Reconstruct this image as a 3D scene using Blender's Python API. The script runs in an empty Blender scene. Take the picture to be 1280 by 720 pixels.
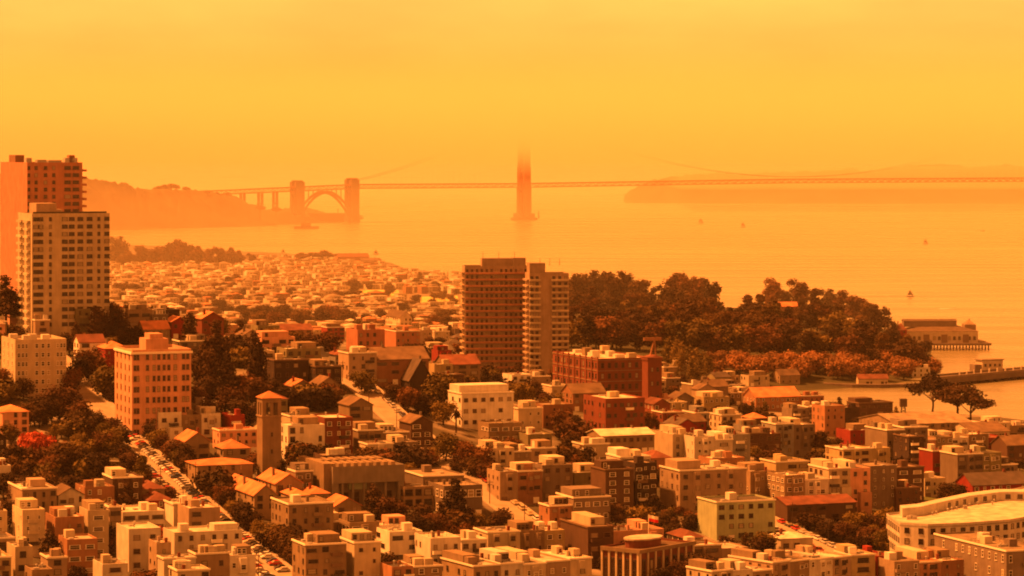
import bpy, math, random
import numpy as np
from mathutils import Vector, Matrix

# ------------------------------------------------------------------ camera, sky, sun, exposure
F, CAMH, CX, HY = 3870.0, 150.0, 640.0, 185.0      # focal length and horizon in photo pixels (1280 wide)
sc = bpy.context.scene
col = sc.collection
cam_d = bpy.data.cameras.new('camera')
cam_d.sensor_width = 36.0
cam_d.lens = 36.0 * F / 1280.0
cam_d.shift_y = -(360.0 - HY) / 1280.0
cam_d.clip_start = 1.0
cam_d.clip_end = 120000.0
cam = bpy.data.objects.new('camera', cam_d)
col.objects.link(cam)
cam.location = (0, 0, CAMH)
cam.rotation_euler = (math.radians(90), 0, 0)
sc.camera = cam

SUN_EL, SUN_AZ = math.radians(57), math.radians(-82)    # azimuth measured clockwise from +Y (the view)
sun_dir = Vector((math.sin(SUN_AZ) * math.cos(SUN_EL), math.cos(SUN_AZ) * math.cos(SUN_EL), math.sin(SUN_EL)))
sd = bpy.data.lights.new('sun', 'SUN')
sd.energy = 5.0
sd.angle = math.radians(2.5)
sd.color = (1.0, 0.295, 0.05)
so = bpy.data.objects.new('sun', sd)
col.objects.link(so)
so.rotation_euler = (-sun_dir).to_track_quat('-Z', 'Y').to_euler()

world = bpy.data.worlds.new('World')
sc.world = world
world.use_nodes = True
nt = world.node_tree
nt.nodes.clear()
N = nt.nodes.new
w_out, w_bg = N('ShaderNodeOutputWorld'), N('ShaderNodeBackground')
sky_n = N('ShaderNodeTexSky')
sky_n.sky_type = 'NISHITA'
sky_n.sun_disc = False
sky_n.sun_elevation = SUN_EL
sky_n.sun_rotation = SUN_AZ
sky_n.dust_density = 8.0
sky_n.air_density = 1.0
w_bw = N('ShaderNodeRGBToBW')
w_tc, w_sep = N('ShaderNodeTexCoord'), N('ShaderNodeSeparateXYZ')
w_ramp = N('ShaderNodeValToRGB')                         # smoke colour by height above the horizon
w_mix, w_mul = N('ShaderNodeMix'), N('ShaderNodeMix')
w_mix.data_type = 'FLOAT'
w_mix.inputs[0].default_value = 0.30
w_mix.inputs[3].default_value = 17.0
w_mul.data_type = 'RGBA'
w_mul.blend_type = 'MULTIPLY'
w_mul.inputs[0].default_value = 1.0
w_map, w_noise = N('ShaderNodeMapping'), N('ShaderNodeTexNoise')
w_map.inputs['Scale'].default_value = (7, 7, 26)
w_noise.inputs['Scale'].default_value = 1.3
w_noise.inputs['Detail'].default_value = 4.0
w_nr = N('ShaderNodeMapRange')
w_nr.inputs['From Min'].default_value = 0.3
w_nr.inputs['From Max'].default_value = 0.7
w_nr.inputs['To Min'].default_value = 0.83
w_nr.inputs['To Max'].default_value = 1.15
w_m2 = N('ShaderNodeMath')
w_m2.operation = 'MULTIPLY'
L = nt.links.new
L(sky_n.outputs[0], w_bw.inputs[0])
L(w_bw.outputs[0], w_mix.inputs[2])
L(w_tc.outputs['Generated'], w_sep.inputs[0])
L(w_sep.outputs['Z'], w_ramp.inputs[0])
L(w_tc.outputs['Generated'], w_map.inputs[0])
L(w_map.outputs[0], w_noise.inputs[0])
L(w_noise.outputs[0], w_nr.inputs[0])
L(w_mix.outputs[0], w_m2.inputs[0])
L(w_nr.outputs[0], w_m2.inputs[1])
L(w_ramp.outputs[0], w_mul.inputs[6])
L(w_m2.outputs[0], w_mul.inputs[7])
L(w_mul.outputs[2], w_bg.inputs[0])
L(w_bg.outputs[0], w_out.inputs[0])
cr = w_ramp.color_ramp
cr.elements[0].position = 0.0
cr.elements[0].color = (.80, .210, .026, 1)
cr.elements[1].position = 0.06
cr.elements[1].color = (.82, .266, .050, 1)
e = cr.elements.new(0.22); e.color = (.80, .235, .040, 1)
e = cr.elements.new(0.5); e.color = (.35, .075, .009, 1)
e = cr.elements.new(1.0); e.color = (.26, .052, .006, 1)      # smoky upper sky, out of view, dimmed and reddened to deepen the shade
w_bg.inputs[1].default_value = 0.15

sc.view_settings.view_transform = 'Standard'
sc.view_settings.look = 'None'
sc.view_settings.gamma = 1.0
sc.view_settings.use_curve_mapping = False
sc.view_settings.exposure = 1.45
sc.render.engine = 'CYCLES'
cy = sc.cycles
cy.max_bounces = 6
cy.diffuse_bounces = 1
cy.glossy_bounces = 2
cy.transmission_bounces = 2
cy.volume_bounces = 4
cy.transparent_max_bounces = 6
cy.use_denoising = True
cy.filter_width = 1.9
cy.sample_clamp_indirect = 6.0

R = random.Random(11)

# ------------------------------------------------------------------ materials
MATS = {}
def _new(name):
    m = bpy.data.materials.new(name)
    m.use_nodes = True
    t = m.node_tree
    t.nodes.clear()
    o, p = t.nodes.new('ShaderNodeOutputMaterial'), t.nodes.new('ShaderNodeBsdfPrincipled')
    t.links.new(p.outputs[0], o.inputs[0])
    return m, t, p
def surf(name, c, rough=0.85, grain=0.25, gscale=0.6, streak=0.0, rnd=0.12, spec=0.25, metal=0.0, scale_vec=None):
    """diffuse surface with two scales of tone variation, rain streaks and a per-object shift"""
    if name in MATS: return MATS[name]
    m, t, p = _new(name)
    n = t.nodes.new
    geo = n('ShaderNodeNewGeometry')
    base = n('ShaderNodeRGB'); base.outputs[0].default_value = (*c, 1)
    noi = n('ShaderNodeTexNoise'); noi.inputs['Scale'].default_value = gscale; noi.inputs['Detail'].default_value = 6
    mp = n('ShaderNodeMapping')
    if scale_vec: mp.inputs['Scale'].default_value = scale_vec
    t.links.new(geo.outputs['Position'], mp.inputs[0]); t.links.new(mp.outputs[0], noi.inputs[0])
    mr = n('ShaderNodeMapRange'); mr.inputs['From Min'].default_value = 0.25; mr.inputs['From Max'].default_value = 0.75
    mr.inputs['To Min'].default_value = 1 - grain; mr.inputs['To Max'].default_value = 1 + grain * 0.5
    t.links.new(noi.outputs[0], mr.inputs[0])
    val = mr.outputs[0]
    if streak:
        ms = n('ShaderNodeMapping'); ms.inputs['Scale'].default_value = (1.1, 1.1, 0.09)
        ns = n('ShaderNodeTexNoise'); ns.inputs['Scale'].default_value = 1.0; ns.inputs['Detail'].default_value = 5
        t.links.new(geo.outputs['Position'], ms.inputs[0]); t.links.new(ms.outputs[0], ns.inputs[0])
        rs = n('ShaderNodeMapRange'); rs.inputs['From Min'].default_value = 0.35; rs.inputs['From Max'].default_value = 0.65
        rs.inputs['To Min'].default_value = 1 - streak; rs.inputs['To Max'].default_value = 1.0
        t.links.new(ns.outputs[0], rs.inputs[0])
        mm = n('ShaderNodeMath'); mm.operation = 'MULTIPLY'
        t.links.new(val, mm.inputs[0]); t.links.new(rs.outputs[0], mm.inputs[1]); val = mm.outputs[0]
    if rnd:
        oi = n('ShaderNodeObjectInfo')
        rr = n('ShaderNodeMapRange'); rr.inputs['To Min'].default_value = 1 - rnd; rr.inputs['To Max'].default_value = 1 + rnd
        t.links.new(oi.outputs['Random'], rr.inputs[0])
        m2 = n('ShaderNodeMath'); m2.operation = 'MULTIPLY'
        t.links.new(val, m2.inputs[0]); t.links.new(rr.outputs[0], m2.inputs[1]); val = m2.outputs[0]
    vm = n('ShaderNodeVectorMath'); vm.operation = 'SCALE'
    t.links.new(base.outputs[0], vm.inputs[0]); t.links.new(val, vm.inputs['Scale'])
    t.links.new(vm.outputs[0], p.inputs['Base Color'])
    p.inputs['Roughness'].default_value = rough
    p.inputs['Specular IOR Level'].default_value = spec
    p.inputs['Metallic'].default_value = metal
    MATS[name] = m
    return m
WALLC = dict(white=(.72, .68, .62), cream=(.64, .55, .42), peach=(.58, .44, .33), pink=(.92, .50, .36), tan=(.42, .31, .21),
             taupe=(.30, .24, .20), brown=(.15, .085, .06), dark=(.065, .042, .038), brick=(.30, .085, .055), red=(.40, .04, .035),
             green=(.62, .74, .50), olive=(.34, .31, .19), grey=(.38, .37, .36), orange=(.50, .26, .16), concrete=(.33, .29, .25),
             yellow=(.66, .54, .32), salmon=(.56, .25, .17), blush=(.76, .36, .25))
for k, c in WALLC.items(): surf('wall_' + k, tuple(q * (.82 if k == 'white' else .74 if k == 'cream' else .56) for q in c), 0.85, 0.24, 0.28, 0.15, 0.18)
ROOFC = dict(light=(.50, .45, .38), gravel=(.22, .175, .13), tar=(.07, .06, .055), tile=(.42, .17, .09), comp=(.15, .055, .04),
             slate=(.07, .055, .05), brownroof=(.12, .08, .055))
for k, c in ROOFC.items(): surf('roof_' + k, c, 0.9, 0.5, 0.28, 0.0, 0.22)
surf('trim_white', (.74, .70, .62), 0.6, .08, 1, 0, .1)
surf('trim_brown', (.14, .09, .06), 0.6, .08, 1, 0, .1)
surf('trim_dark', (.04, .032, .03), 0.5, .08, 1, 0, .1)
surf('curtain', (.50, .42, .32), 0.7, .15, 1, 0, .3)
surf('metal_grey', (.32, .31, .30), 0.45, .2, 1, 0, .2, .5)
surf('metal_dark', (.05, .045, .04), 0.5, .2, 1, 0, .2)
surf('road', (.30, .25, .20), .85, .22, .25, 0, 0, scale_vec=(1, 1, 1))
surf('pavement', (.33, .28, .23), .85, .22, .5, 0, 0)
surf('bridge_paint', (.34, .055, .03), .6, .2, .05, 0, 0)
surf('pier_concrete', (.13, .10, .085), .85, .3, .1, .2, .1)
surf('timber_dark', (.05, .035, .028), .85, .3, .3, .1, .1)
surf('bark', (.07, .048, .035), .9, .3, 1, 0, .15)
surf('flag_red', (.6, .02, .03), .8, .05, 1, 0, 0)
surf('hull_white', (.7, .68, .65), .4, .1, 1, 0, .1)
surf('hull_dark', (.04, .04, .05), .4, .1, 1, 0, .1)
surf('tyre', (.02, .02, .02), .8, .1, 1, 0, 0)
surf('foam', (.75, .75, .75), .8, .2, .4, 0, 0)
surf('sand', (.42, .34, .24), .95, .2, .05, 0, 0)
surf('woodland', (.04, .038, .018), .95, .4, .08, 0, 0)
surf('district_ground', (.17, .13, .09), .95, .35, .05, 0, 0)
surf('lawn', (.08, .10, .03), .95, .35, .15, 0, 0)
surf('field', (.50, .42, .16), .95, .25, .02, 0, 0)
surf('bluff', (.075, .065, .035), .95, .55, .02, 0, 0)
surf('hillside', (.09, .07, .045), .95, .5, .006, 0, 0)
for k, c in dict(white=(.7, .68, .66), silver=(.42, .42, .42), black=(.02, .02, .022), red=(.38, .02, .02), blue=(.05, .08, .16), beige=(.45, .38, .28)).items():
    m = surf('paint_' + k, c, .28, .05, 1, 0, .05, .6)
def glass_mat(name, c, rough):
    m, t, p = _new(name)
    oi = t.nodes.new('ShaderNodeObjectInfo')
    rp = t.nodes.new('ShaderNodeValToRGB')
    rp.color_ramp.interpolation = 'CONSTANT'
    rp.color_ramp.elements[0].color = (*c, 1)
    e = rp.color_ramp.elements[1]; e.position = 0.55; e.color = (c[0] * 2.2, c[1] * 2.0, c[2] * 1.8, 1)
    e = rp.color_ramp.elements.new(0.8); e.color = (.28, .23, .17, 1)
    t.links.new(oi.outputs['Random'], rp.inputs[0]); t.links.new(rp.outputs[0], p.inputs['Base Color'])
    p.inputs['Roughness'].default_value = rough
    MATS[name] = m
    return m
glass_mat('glass', (.020, .013, .010), .12)
def leaf_mat(name, c, c2, rnd=.6):
    m, t, p = _new(name)
    n = t.nodes.new
    geo, oi = n('ShaderNodeNewGeometry'), n('ShaderNodeObjectInfo')
    noi = n('ShaderNodeTexNoise'); noi.inputs['Scale'].default_value = .28; noi.inputs['Detail'].default_value = 5
    t.links.new(geo.outputs['Position'], noi.inputs[0])
    ad = n('ShaderNodeMath'); ad.operation = 'MULTIPLY_ADD'; ad.inputs[1].default_value = rnd; ad.inputs[2].default_value = -rnd / 2
    t.links.new(oi.outputs['Random'], ad.inputs[0])
    a2 = n('ShaderNodeMath'); t.links.new(noi.outputs[0], a2.inputs[0]); t.links.new(ad.outputs[0], a2.inputs[1])
    rp = n('ShaderNodeValToRGB')
    rp.color_ramp.elements[0].position = .3; rp.color_ramp.elements[0].color = (*c, 1)
    rp.color_ramp.elements[1].position = .72; rp.color_ramp.elements[1].color = (*c2, 1)
    t.links.new(a2.outputs[0], rp.inputs[0]); t.links.new(rp.outputs[0], p.inputs['Base Color'])
    p.inputs['Roughness'].default_value = .8
    p.inputs['Specular IOR Level'].default_value = .15
    MATS[name] = m
    return m
leaf_mat('leaf_green', (.026, .015, .005), (.080, .042, .012))
leaf_mat('leaf_dark', (.018, .0095, .004), (.046, .023, .008))
leaf_mat('leaf_olive', (.070, .050, .014), (.145, .095, .024))
leaf_mat('leaf_autumn', (.13, .065, .028), (.27, .125, .05))
leaf_mat('leaf_red', (.30, .05, .03), (.50, .09, .05), .2)
leaf_mat('leaf_brown', (.050, .022, .009), (.112, .046, .016))
def ground_mat():
    m, t, p = _new('ground')
    n = t.nodes.new
    geo = n('ShaderNodeNewGeometry')
    a = n('ShaderNodeTexNoise'); a.inputs['Scale'].default_value = .035; a.inputs['Detail'].default_value = 8
    t.links.new(geo.outputs['Position'], a.inputs[0])
    rp = n('ShaderNodeValToRGB')
    el = rp.color_ramp.elements
    el[0].position = .32; el[0].color = (.025, .024, .010, 1)
    el[1].position = .50; el[1].color = (.055, .044, .022, 1)
    e = el.new(.60); e.color = (.17, .14, .11, 1)
    e = el.new(.75); e.color = (.28, .24, .19, 1)
    t.links.new(a.outputs[0], rp.inputs[0]); t.links.new(rp.outputs[0], p.inputs['Base Color'])
    p.inputs['Roughness'].default_value = .95
    MATS['ground'] = m
ground_mat()
def water_mat():
    m, t, p = _new('water')
    n = t.nodes.new
    geo = n('ShaderNodeNewGeometry')
    p.inputs['Base Color'].default_value = (.17, .16, .10, 1)
    p.inputs['Roughness'].default_value = .16
    p.inputs['IOR'].default_value = 1.33
    mp = n('ShaderNodeMapping'); mp.inputs['Scale'].default_value = (.012, .035, 1); mp.inputs['Rotation'].default_value = (0, 0, .12)
    a = n('ShaderNodeTexNoise'); a.inputs['Scale'].default_value = 1.0; a.inputs['Detail'].default_value = 9; a.inputs['Roughness'].default_value = .62
    t.links.new(geo.outputs['Position'], mp.inputs[0]); t.links.new(mp.outputs[0], a.inputs[0])
    b = n('ShaderNodeBump'); b.inputs['Strength'].default_value = .6; b.inputs['Distance'].default_value = 3.0
    t.links.new(a.outputs[0], b.inputs['Height']); t.links.new(b.outputs[0], p.inputs['Normal'])
    # broad wind lanes change the roughness
    mp2 = n('ShaderNodeMapping'); mp2.inputs['Scale'].default_value = (.0005, .004, 1); mp2.inputs['Rotation'].default_value = (0, 0, .08)
    a2 = n('ShaderNodeTexNoise'); a2.inputs['Detail'].default_value = 5
    t.links.new(geo.outputs['Position'], mp2.inputs[0]); t.links.new(mp2.outputs[0], a2.inputs[0])
    rr = n('ShaderNodeMapRange'); rr.inputs['From Min'].default_value = .35; rr.inputs['From Max'].default_value = .65
    rr.inputs['To Min'].default_value = .16; rr.inputs['To Max'].default_value = .34
    t.links.new(a2.outputs[0], rr.inputs[0]); t.links.new(rr.outputs[0], p.inputs['Roughness'])
    MATS['water'] = m
water_mat()

# ------------------------------------------------------------------ mesh helpers
class MB:
    def __init__(s): s.v, s.f, s.m = [], [], []
    def face(s, pts, mi=0):
        b = len(s.v); s.v += [tuple(p) for p in pts]; s.f.append(tuple(range(b, b + len(pts)))); s.m.append(mi)
    def hexa(s, c, mi=0, skip=()):
        """c: 8 corners, bottom ring then top ring, counter-clockwise from above"""
        b = len(s.v); s.v += [tuple(p) for p in c]
        for k, q in enumerate(((3, 2, 1, 0), (4, 5, 6, 7), (0, 1, 5, 4), (1, 2, 6, 5), (2, 3, 7, 6), (3, 0, 4, 7))):
            if k in skip: continue
            s.f.append(tuple(b + i for i in q)); s.m.append(mi)
    def box(s, x0, x1, y0, y1, z0, z1, mi=0, skip=()):
        s.hexa([(x0, y0, z0), (x1, y0, z0), (x1, y1, z0), (x0, y1, z0), (x0, y0, z1), (x1, y0, z1), (x1, y1, z1), (x0, y1, z1)], mi, skip)
    def tube(s, a, b, r0, r1, n=6, mi=0, cap=True):
        a, b = Vector(a), Vector(b); d = (b - a).normalized()
        u = d.orthogonal().normalized(); w = d.cross(u); k = len(s.v)
        for p, r in ((a, r0), (b, r1)):
            for i in range(n):
                t = 2 * math.pi * i / n; s.v.append(tuple(p + u * r * math.cos(t) + w * r * math.sin(t)))
        for i in range(n):
            j = (i + 1) % n; s.f.append((k + i, k + j, k + n + j, k + n + i)); s.m.append(mi)
        if cap:
            s.f.append(tuple(k + n + i for i in range(n))); s.m.append(mi)
            s.f.append(tuple(k + i for i in reversed(range(n)))); s.m.append(mi)
    def prism(s, poly, z0, z1, mi=0, bottom=True, top=True):
        """poly counter-clockwise from above"""
        n = len(poly); b = len(s.v)
        s.v += [(x, y, z0) for x, y in poly] + [(x, y, z1) for x, y in poly]
        for i in range(n):
            j = (i + 1) % n; s.f.append((b + i, b + j, b + n + j, b + n + i)); s.m.append(mi)
        if top: s.f.append(tuple(b + n + i for i in range(n))); s.m.append(mi)
        if bottom: s.f.append(tuple(b + i for i in reversed(range(n)))); s.m.append(mi)
    def mesh(s, name, mats):
        me = bpy.data.meshes.new(name)
        me.from_pydata(s.v, [], s.f)
        for k in (mats if isinstance(mats, (list, tuple)) else [mats]): me.materials.append(MATS[k])
        if any(s.m): me.polygons.foreach_set('material_index', s.m)
        me.update()
        return me
    def build(s, name, mats, parent=None): return put(name, s.mesh(name, mats), parent)
def put(name, me, parent=None, loc=None, rotz=None, scale=None):
    o = bpy.data.objects.new(name, me)
    col.objects.link(o)
    if parent is not None: o.parent = parent
    if loc is not None: o.location = loc
    if rotz is not None: o.rotation_euler = (0, 0, rotz)
    if scale is not None: o.scale = scale
    return o
def tag(o, label, cat, group=None, kind=None):
    o['label'] = label; o['category'] = cat
    if group: o['group'] = group
    if kind: o['kind'] = kind
    return o
def root(name, loc, rotz=0): return put(name, None, None, loc, rotz)
def structure(o): o['kind'] = 'structure'; return o

# labels that share their words are told apart by their rank from a landmark
LM = {}
PENDING = []
ONES = ['', 'first', 'second', 'third', 'fourth', 'fifth', 'sixth', 'seventh', 'eighth', 'ninth', 'tenth', 'eleventh', 'twelfth', 'thirteenth',
        'fourteenth', 'fifteenth', 'sixteenth', 'seventeenth', 'eighteenth', 'nineteenth']
CARD = {2: 'twenty', 3: 'thirty', 4: 'forty', 5: 'fifty', 6: 'sixty', 7: 'seventy', 8: 'eighty', 9: 'ninety'}
TENS = {2: 'twentieth', 3: 'thirtieth', 4: 'fortieth', 5: 'fiftieth', 6: 'sixtieth', 7: 'seventieth', 8: 'eightieth', 9: 'ninetieth'}
def ordinal(n):
    if n < 20: return ONES[n]
    return TENS[n // 10] if n % 10 == 0 else CARD[n // 10] + '-' + ONES[n % 10]
def later(o, base, cat, group, xy, lms=None):
    o['category'] = cat; o['group'] = group
    ks = lms or list(LM)
    k = min(ks, key=lambda q: (LM[q][0] - xy[0]) ** 2 + (LM[q][1] - xy[1]) ** 2)
    d = math.hypot(LM[k][0] - xy[0], LM[k][1] - xy[1])
    PENDING.append((base, k, d, o))
def settle_labels():
    by = {}
    for b, k, d, o in PENDING: by.setdefault((b, k), []).append((d, o))
    for (b, k), lst in by.items():
        lst.sort(key=lambda q: q[0])
        for i, (d, o) in enumerate(lst):
            o['label'] = b + (', near ' if len(lst) == 1 else ', nearest ' if i == 0 else ', ' + ordinal(i + 1) + ' nearest ') + k

# ------------------------------------------------------------------ lie of the land
TC = [-900, -300, 0, 150, 350, 450, 550, 700, 850, 1000, 1100, 1180, 1280, 1600, 2300]
TR = {
 300:  [60, 50, 45, 40, 35, 33, 32, 30, 28, 26, 25, 24, 24, 24, 22],
 700:  [34, 26, 20, 17, 15, 14, 13, 12, 11, 9, 8, 8, 7, 7, 7],
 950:  [60, 38, 27, 22, 18, 16, 15, 13, 12, 10, 9, 8, 8, 7, 7],
 1050: [70, 48, 37, 33, 27, 24, 22, 18, 16, 14, 12, 11, 10, 8, 7],
 1150: [82, 62, 52, 45, 41, 39, 36, 28, 24, 21, 16, 13, 11, 8, 6],
 1250: [90, 74, 66, 62, 58, 56, 46, 33, 26, 20, 16, 13, 11, 7, 4],
 1350: [94, 82, 77, 71, 61, 58, 47, 32, 24, 17, 14, 11, 9, 5, 0],
 1500: [92, 82, 78, 68, 52, 47, 40, 27, 18, 12, 10, 8, 6, 1, -4],
 1700: [76, 66, 60, 52, 38, 34, 30, 22, 12, 8, 5, 3, 0.2, -4, -5],
 1790: [70, 60, 53, 46, 33, 30, 27, 20, 10, 2.6, -1.5, -2.5, -3, -5, -5],
 1900: [60, 50, 45, 38, 26, 24, 22, 18, 7, -1.2, -3, -3, -4, -5, -5],
 2000: [52, 44, 38, 31, 21, 20, 19, 19, 13, 7, 2.5, -3, -4, -5, -5],
 2150: [42, 32, 27, 21, 14, 14, 14, 21, 23, 18, 9, -3, -5, -5, -5],
 2350: [30, 23, 18, 14, 9, 9, 10, 24, 28, 25, 14, -3, -5, -5, -5],
 2550: [22, 15, 10, 8, 6, 6, 7, 18, 22, 14, -3, -4, -5, -5, -5],
 2750: [16, 9, 6, 5, 5, 5, 5, 6, 5, -3, -4, -5, -5, -5, -5],
 3100: [14, 7, 5, 4.5, 4.5, 4.5, 4.5, 2, -4, -5, -5, -5, -5, -5, -5],
 3500: [14, 6, 5, 4.5, 4.5, 4.5, 3.5, -3, -5, -5, -5, -5, -5, -5, -5],
 3750: [14, 6, 5, 4.5, 4.5, 4, -2, -5, -5, -5, -5, -5, -5, -5, -5],
 4050: [16, 6, 5, 4.5, 4, 2.5, -4, -5, -5, -5, -5, -5, -5, -5, -5],
 4300: [20, 6, 5, 4, 2, -3, -5, -5, -5, -5, -5, -5, -5, -5, -5],
 4700: [30, 8, 5, 2, -4, -5, -5, -5, -5, -5, -5, -5, -5, -5, -5],
 4950: [40, 8, 2, -3, -5, -5, -5, -5, -5, -5, -5, -5, -5, -5, -5],
 5200: [60, 6, -3, -5, -5, -5, -5, -5, -5, -5, -5, -5, -5, -5, -5],
 5400: [80, -5, -5, -5, -5, -5, -5, -5, -5, -5, -5, -5, -5, -5, -5]}
_ty = np.array(sorted(TR)); _tx = np.array(TC, float); _tz = np.array([TR[k] for k in sorted(TR)], float)
def hgt_np(px, Y):
    px = np.clip(px, _tx[0], _tx[-1]); Y = np.clip(Y, _ty[0], _ty[-1])
    i = np.clip(np.searchsorted(_ty, Y, 'right') - 1, 0, len(_ty) - 2); j = np.clip(np.searchsorted(_tx, px, 'right') - 1, 0, len(_tx) - 2)
    a = (Y - _ty[i]) / (_ty[i + 1] - _ty[i]); b = (px - _tx[j]) / (_tx[j + 1] - _tx[j])
    return (_tz[i, j] * (1 - a) + _tz[i + 1, j] * a) * (1 - b) + (_tz[i, j + 1] * (1 - a) + _tz[i + 1, j + 1] * a) * b
def hgt(X, Y): return float(hgt_np(CX + F * X / max(Y, 1.0), Y))
def pix(X, Y, z): return CX + F * X / Y, HY + F * (CAMH - z) / Y
def solve(px, py, h=0.0, y0=850.0, y1=5300.0):
    """where the sight line through a pixel comes down to h metres above the ground"""
    Ys = np.arange(y0, y1, 2.0)
    f = CAMH - (py - HY) * Ys / F - hgt_np(np.full_like(Ys, px), Ys) - h
    k = np.argmax(f <= 0)
    Y = Ys[k] if f[k] <= 0 else y1
    return (px - CX) * Y / F, float(Y)

pxs = np.concatenate([np.arange(-900, -200, 50), np.arange(-200, 1500, 12), np.arange(1500, 2301, 50)]).astype(float)
Ys = np.concatenate([np.arange(300, 900, 25), np.arange(900, 2000, 8), np.arange(2000, 2800, 16), np.arange(2800, 5401, 40)]).astype(float)
PX, YY = np.meshgrid(pxs, Ys)
ZZ = hgt_np(PX, YY) + np.where(YY < 880, 0, 0)
XX = (PX - CX) * YY / F
nv = np.stack([XX.ravel(), YY.ravel(), ZZ.ravel()], 1)
nc, nr = len(pxs), len(Ys)
ii = (np.arange(nr - 1)[:, None] * nc + np.arange(nc - 1)[None, :]).ravel()
fs = np.stack([ii, ii + 1, ii + nc + 1, ii + nc], 1)
me = bpy.data.meshes.new('terrain')
me.from_pydata(nv.tolist(), [], fs.tolist())
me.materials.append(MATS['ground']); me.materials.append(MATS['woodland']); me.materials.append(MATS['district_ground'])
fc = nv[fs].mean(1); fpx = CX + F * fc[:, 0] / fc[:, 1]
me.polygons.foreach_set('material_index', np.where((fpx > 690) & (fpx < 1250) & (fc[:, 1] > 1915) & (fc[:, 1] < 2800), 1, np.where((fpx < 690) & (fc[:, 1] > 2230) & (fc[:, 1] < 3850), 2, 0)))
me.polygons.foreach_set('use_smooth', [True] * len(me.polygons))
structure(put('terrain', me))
m = MB(); m.face([(-26000, -2000, 0), (26000, -2000, 0), (26000, 30000, 0), (-26000, 30000, 0)])
structure(m.build('sea', 'water'))

E0 = math.atan2(.355, .935)
def frame_dirs(a): return (math.cos(a), math.sin(a)), (-math.sin(a), math.cos(a))
EV, BV = frame_dirs(E0)

# far shores: a height field between a shoreline and a crest, both given by pixel column
def headland(name, cols, depth, mat, seed, amp):
    rr = random.Random(seed)
    n = 26
    mb = MB(); rows = []
    for c, (px, D, ztop) in enumerate(cols):
        ring = []
        for k in range(n):
            t = k / (n - 1)
            Y = D + depth * t
            s = min(1.0, t / .45); s = s * s * (3 - 2 * s)
            z = -3 + (ztop + 3) * s * (1 - .25 * max(0, t - .6) / .4)
            nz = math.sin(px * .11 + k * .9) + math.sin(px * .043 + k * .5 + 1.3) + rr.uniform(-.8, .8)
            z += nz * amp * min(1, s * 1.5) * (0 if k == 0 else 1) * min(1, max(0, ztop) / 20)
            ring.append(((px - CX) * Y / F, Y, z))
        rows.append(ring)
    idx = {}
    for c, ring in enumerate(rows):
        for k, p in enumerate(ring): idx[c, k] = len(mb.v); mb.v.append(p)
    for c in range(len(rows) - 1):
        for k in range(n - 1):
            mb.f.append((idx[c, k], idx[c + 1, k], idx[c + 1, k + 1], idx[c, k + 1])); mb.m.append(0)
    o = mb.build(name, mat)
    o.data.polygons.foreach_set('use_smooth', [True] * len(o.data.polygons))
    return structure(o)
def lerp_cols(pts, step):
    out = []
    px = pts[0][0]
    while px <= pts[-1][0]:
        for a, b in zip(pts, pts[1:]):
            if a[0] <= px <= b[0]:
                t = (px - a[0]) / (b[0] - a[0]); out.append((px, *(a[i] + (b[i] - a[i]) * t for i in range(1, len(a))))); break
        px += step
    return out
headland('bluff', lerp_cols([(-500, 5300, 110), (0, 5420, 96), (105, 5560, 84), (150, 5640, 74), (185, 5700, 66), (215, 5740, 66), (262, 5800, 60),
                             (290, 5850, 50), (310, 5880, 32), (330, 5910, 20), (350, 5960, 18), (372, 6060, 20), (400, 6170, 12), (430, 6250, 5), (452, 6330, 2), (460, 6390, -4)], 4), 520, 'bluff', 3, 5.0)
headland('far_hills', lerp_cols([(778, 8260, -4), (790, 8280, 20), (815, 8290, 42), (850, 8300, 54), (900, 8290, 62), (980, 8280, 70), (1080, 8260, 78), (1200, 8250, 88),
                                 (1300, 8240, 90), (1500, 8200, 95), (1900, 8000, 95), (2600, 7600, 95)], 10), 1500, 'hillside', 5, 8.0)

# ------------------------------------------------------------------ haze and the fog bank over the strait
def air(name, x0, x1, y0, y1, z0, z1, dens, colr, aniso=0.0):
    mb = MB(); mb.box(x0, x1, y0, y1, z0, z1)
    m = bpy.data.materials.new(name); m.use_nodes = True
    t = m.node_tree; t.nodes.clear()
    o, v = t.nodes.new('ShaderNodeOutputMaterial'), t.nodes.new('ShaderNodeVolumePrincipled')
    v.inputs['Color'].default_value = (*colr, 1)
    v.inputs['Density'].default_value = dens
    v.inputs['Anisotropy'].default_value = aniso
    t.links.new(v.outputs[0], o.inputs['Volume'])
    MATS[name] = m
    ob = mb.build(name, name)
    ob['kind'] = 'stuff'
    return ob
HAZE = air('haze', -26500, 26500, -2500, 30500, -8, 440, 0.000014, (1, .88, .70))
tag(HAZE, 'orange smoke haze hanging over the city and the bay', 'haze', kind='stuff')
tag(air('sea_mist', -9000, 12000, 4300, 10500, -7.5, 104.5, .00004, (1, .88, .64)), 'thin orange mist lying on the water of the strait', 'mist', kind='stuff')
tag(air('sea_mist', -9100, 12100, 2110, 10600, -7.8, 104.7, .000115, (1, .88, .64)), 'faint orange mist over the bay and the far flat district', 'mist', kind='stuff')
fb = air('fog_bank', -7000, 9000, 4700, 9800, 105, 430, .004, (.96, .82, .62))
tag(fb, 'pale fog bank over the strait swallowing the bridge tower top', 'fog', kind='stuff')
FOGM = MATS['fog_bank']
tag(air('fog_bank', 400, 9000, 7300, 8150, 50, 104.8, .0009, (.98, .86, .66)), 'low fog veiling the top of the far headland', 'fog', kind='stuff')
t = FOGM.node_tree                      # thickest a little above its underside, thinning upwards
v = next(n for n in t.nodes if n.type == 'PRINCIPLED_VOLUME')
g, sp = t.nodes.new('ShaderNodeNewGeometry'), t.nodes.new('ShaderNodeSeparateXYZ')
mr, fr = t.nodes.new('ShaderNodeMapRange'), t.nodes.new('ShaderNodeValToRGB')
mr.inputs['From Min'].default_value = 105; mr.inputs['From Max'].default_value = 430
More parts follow.
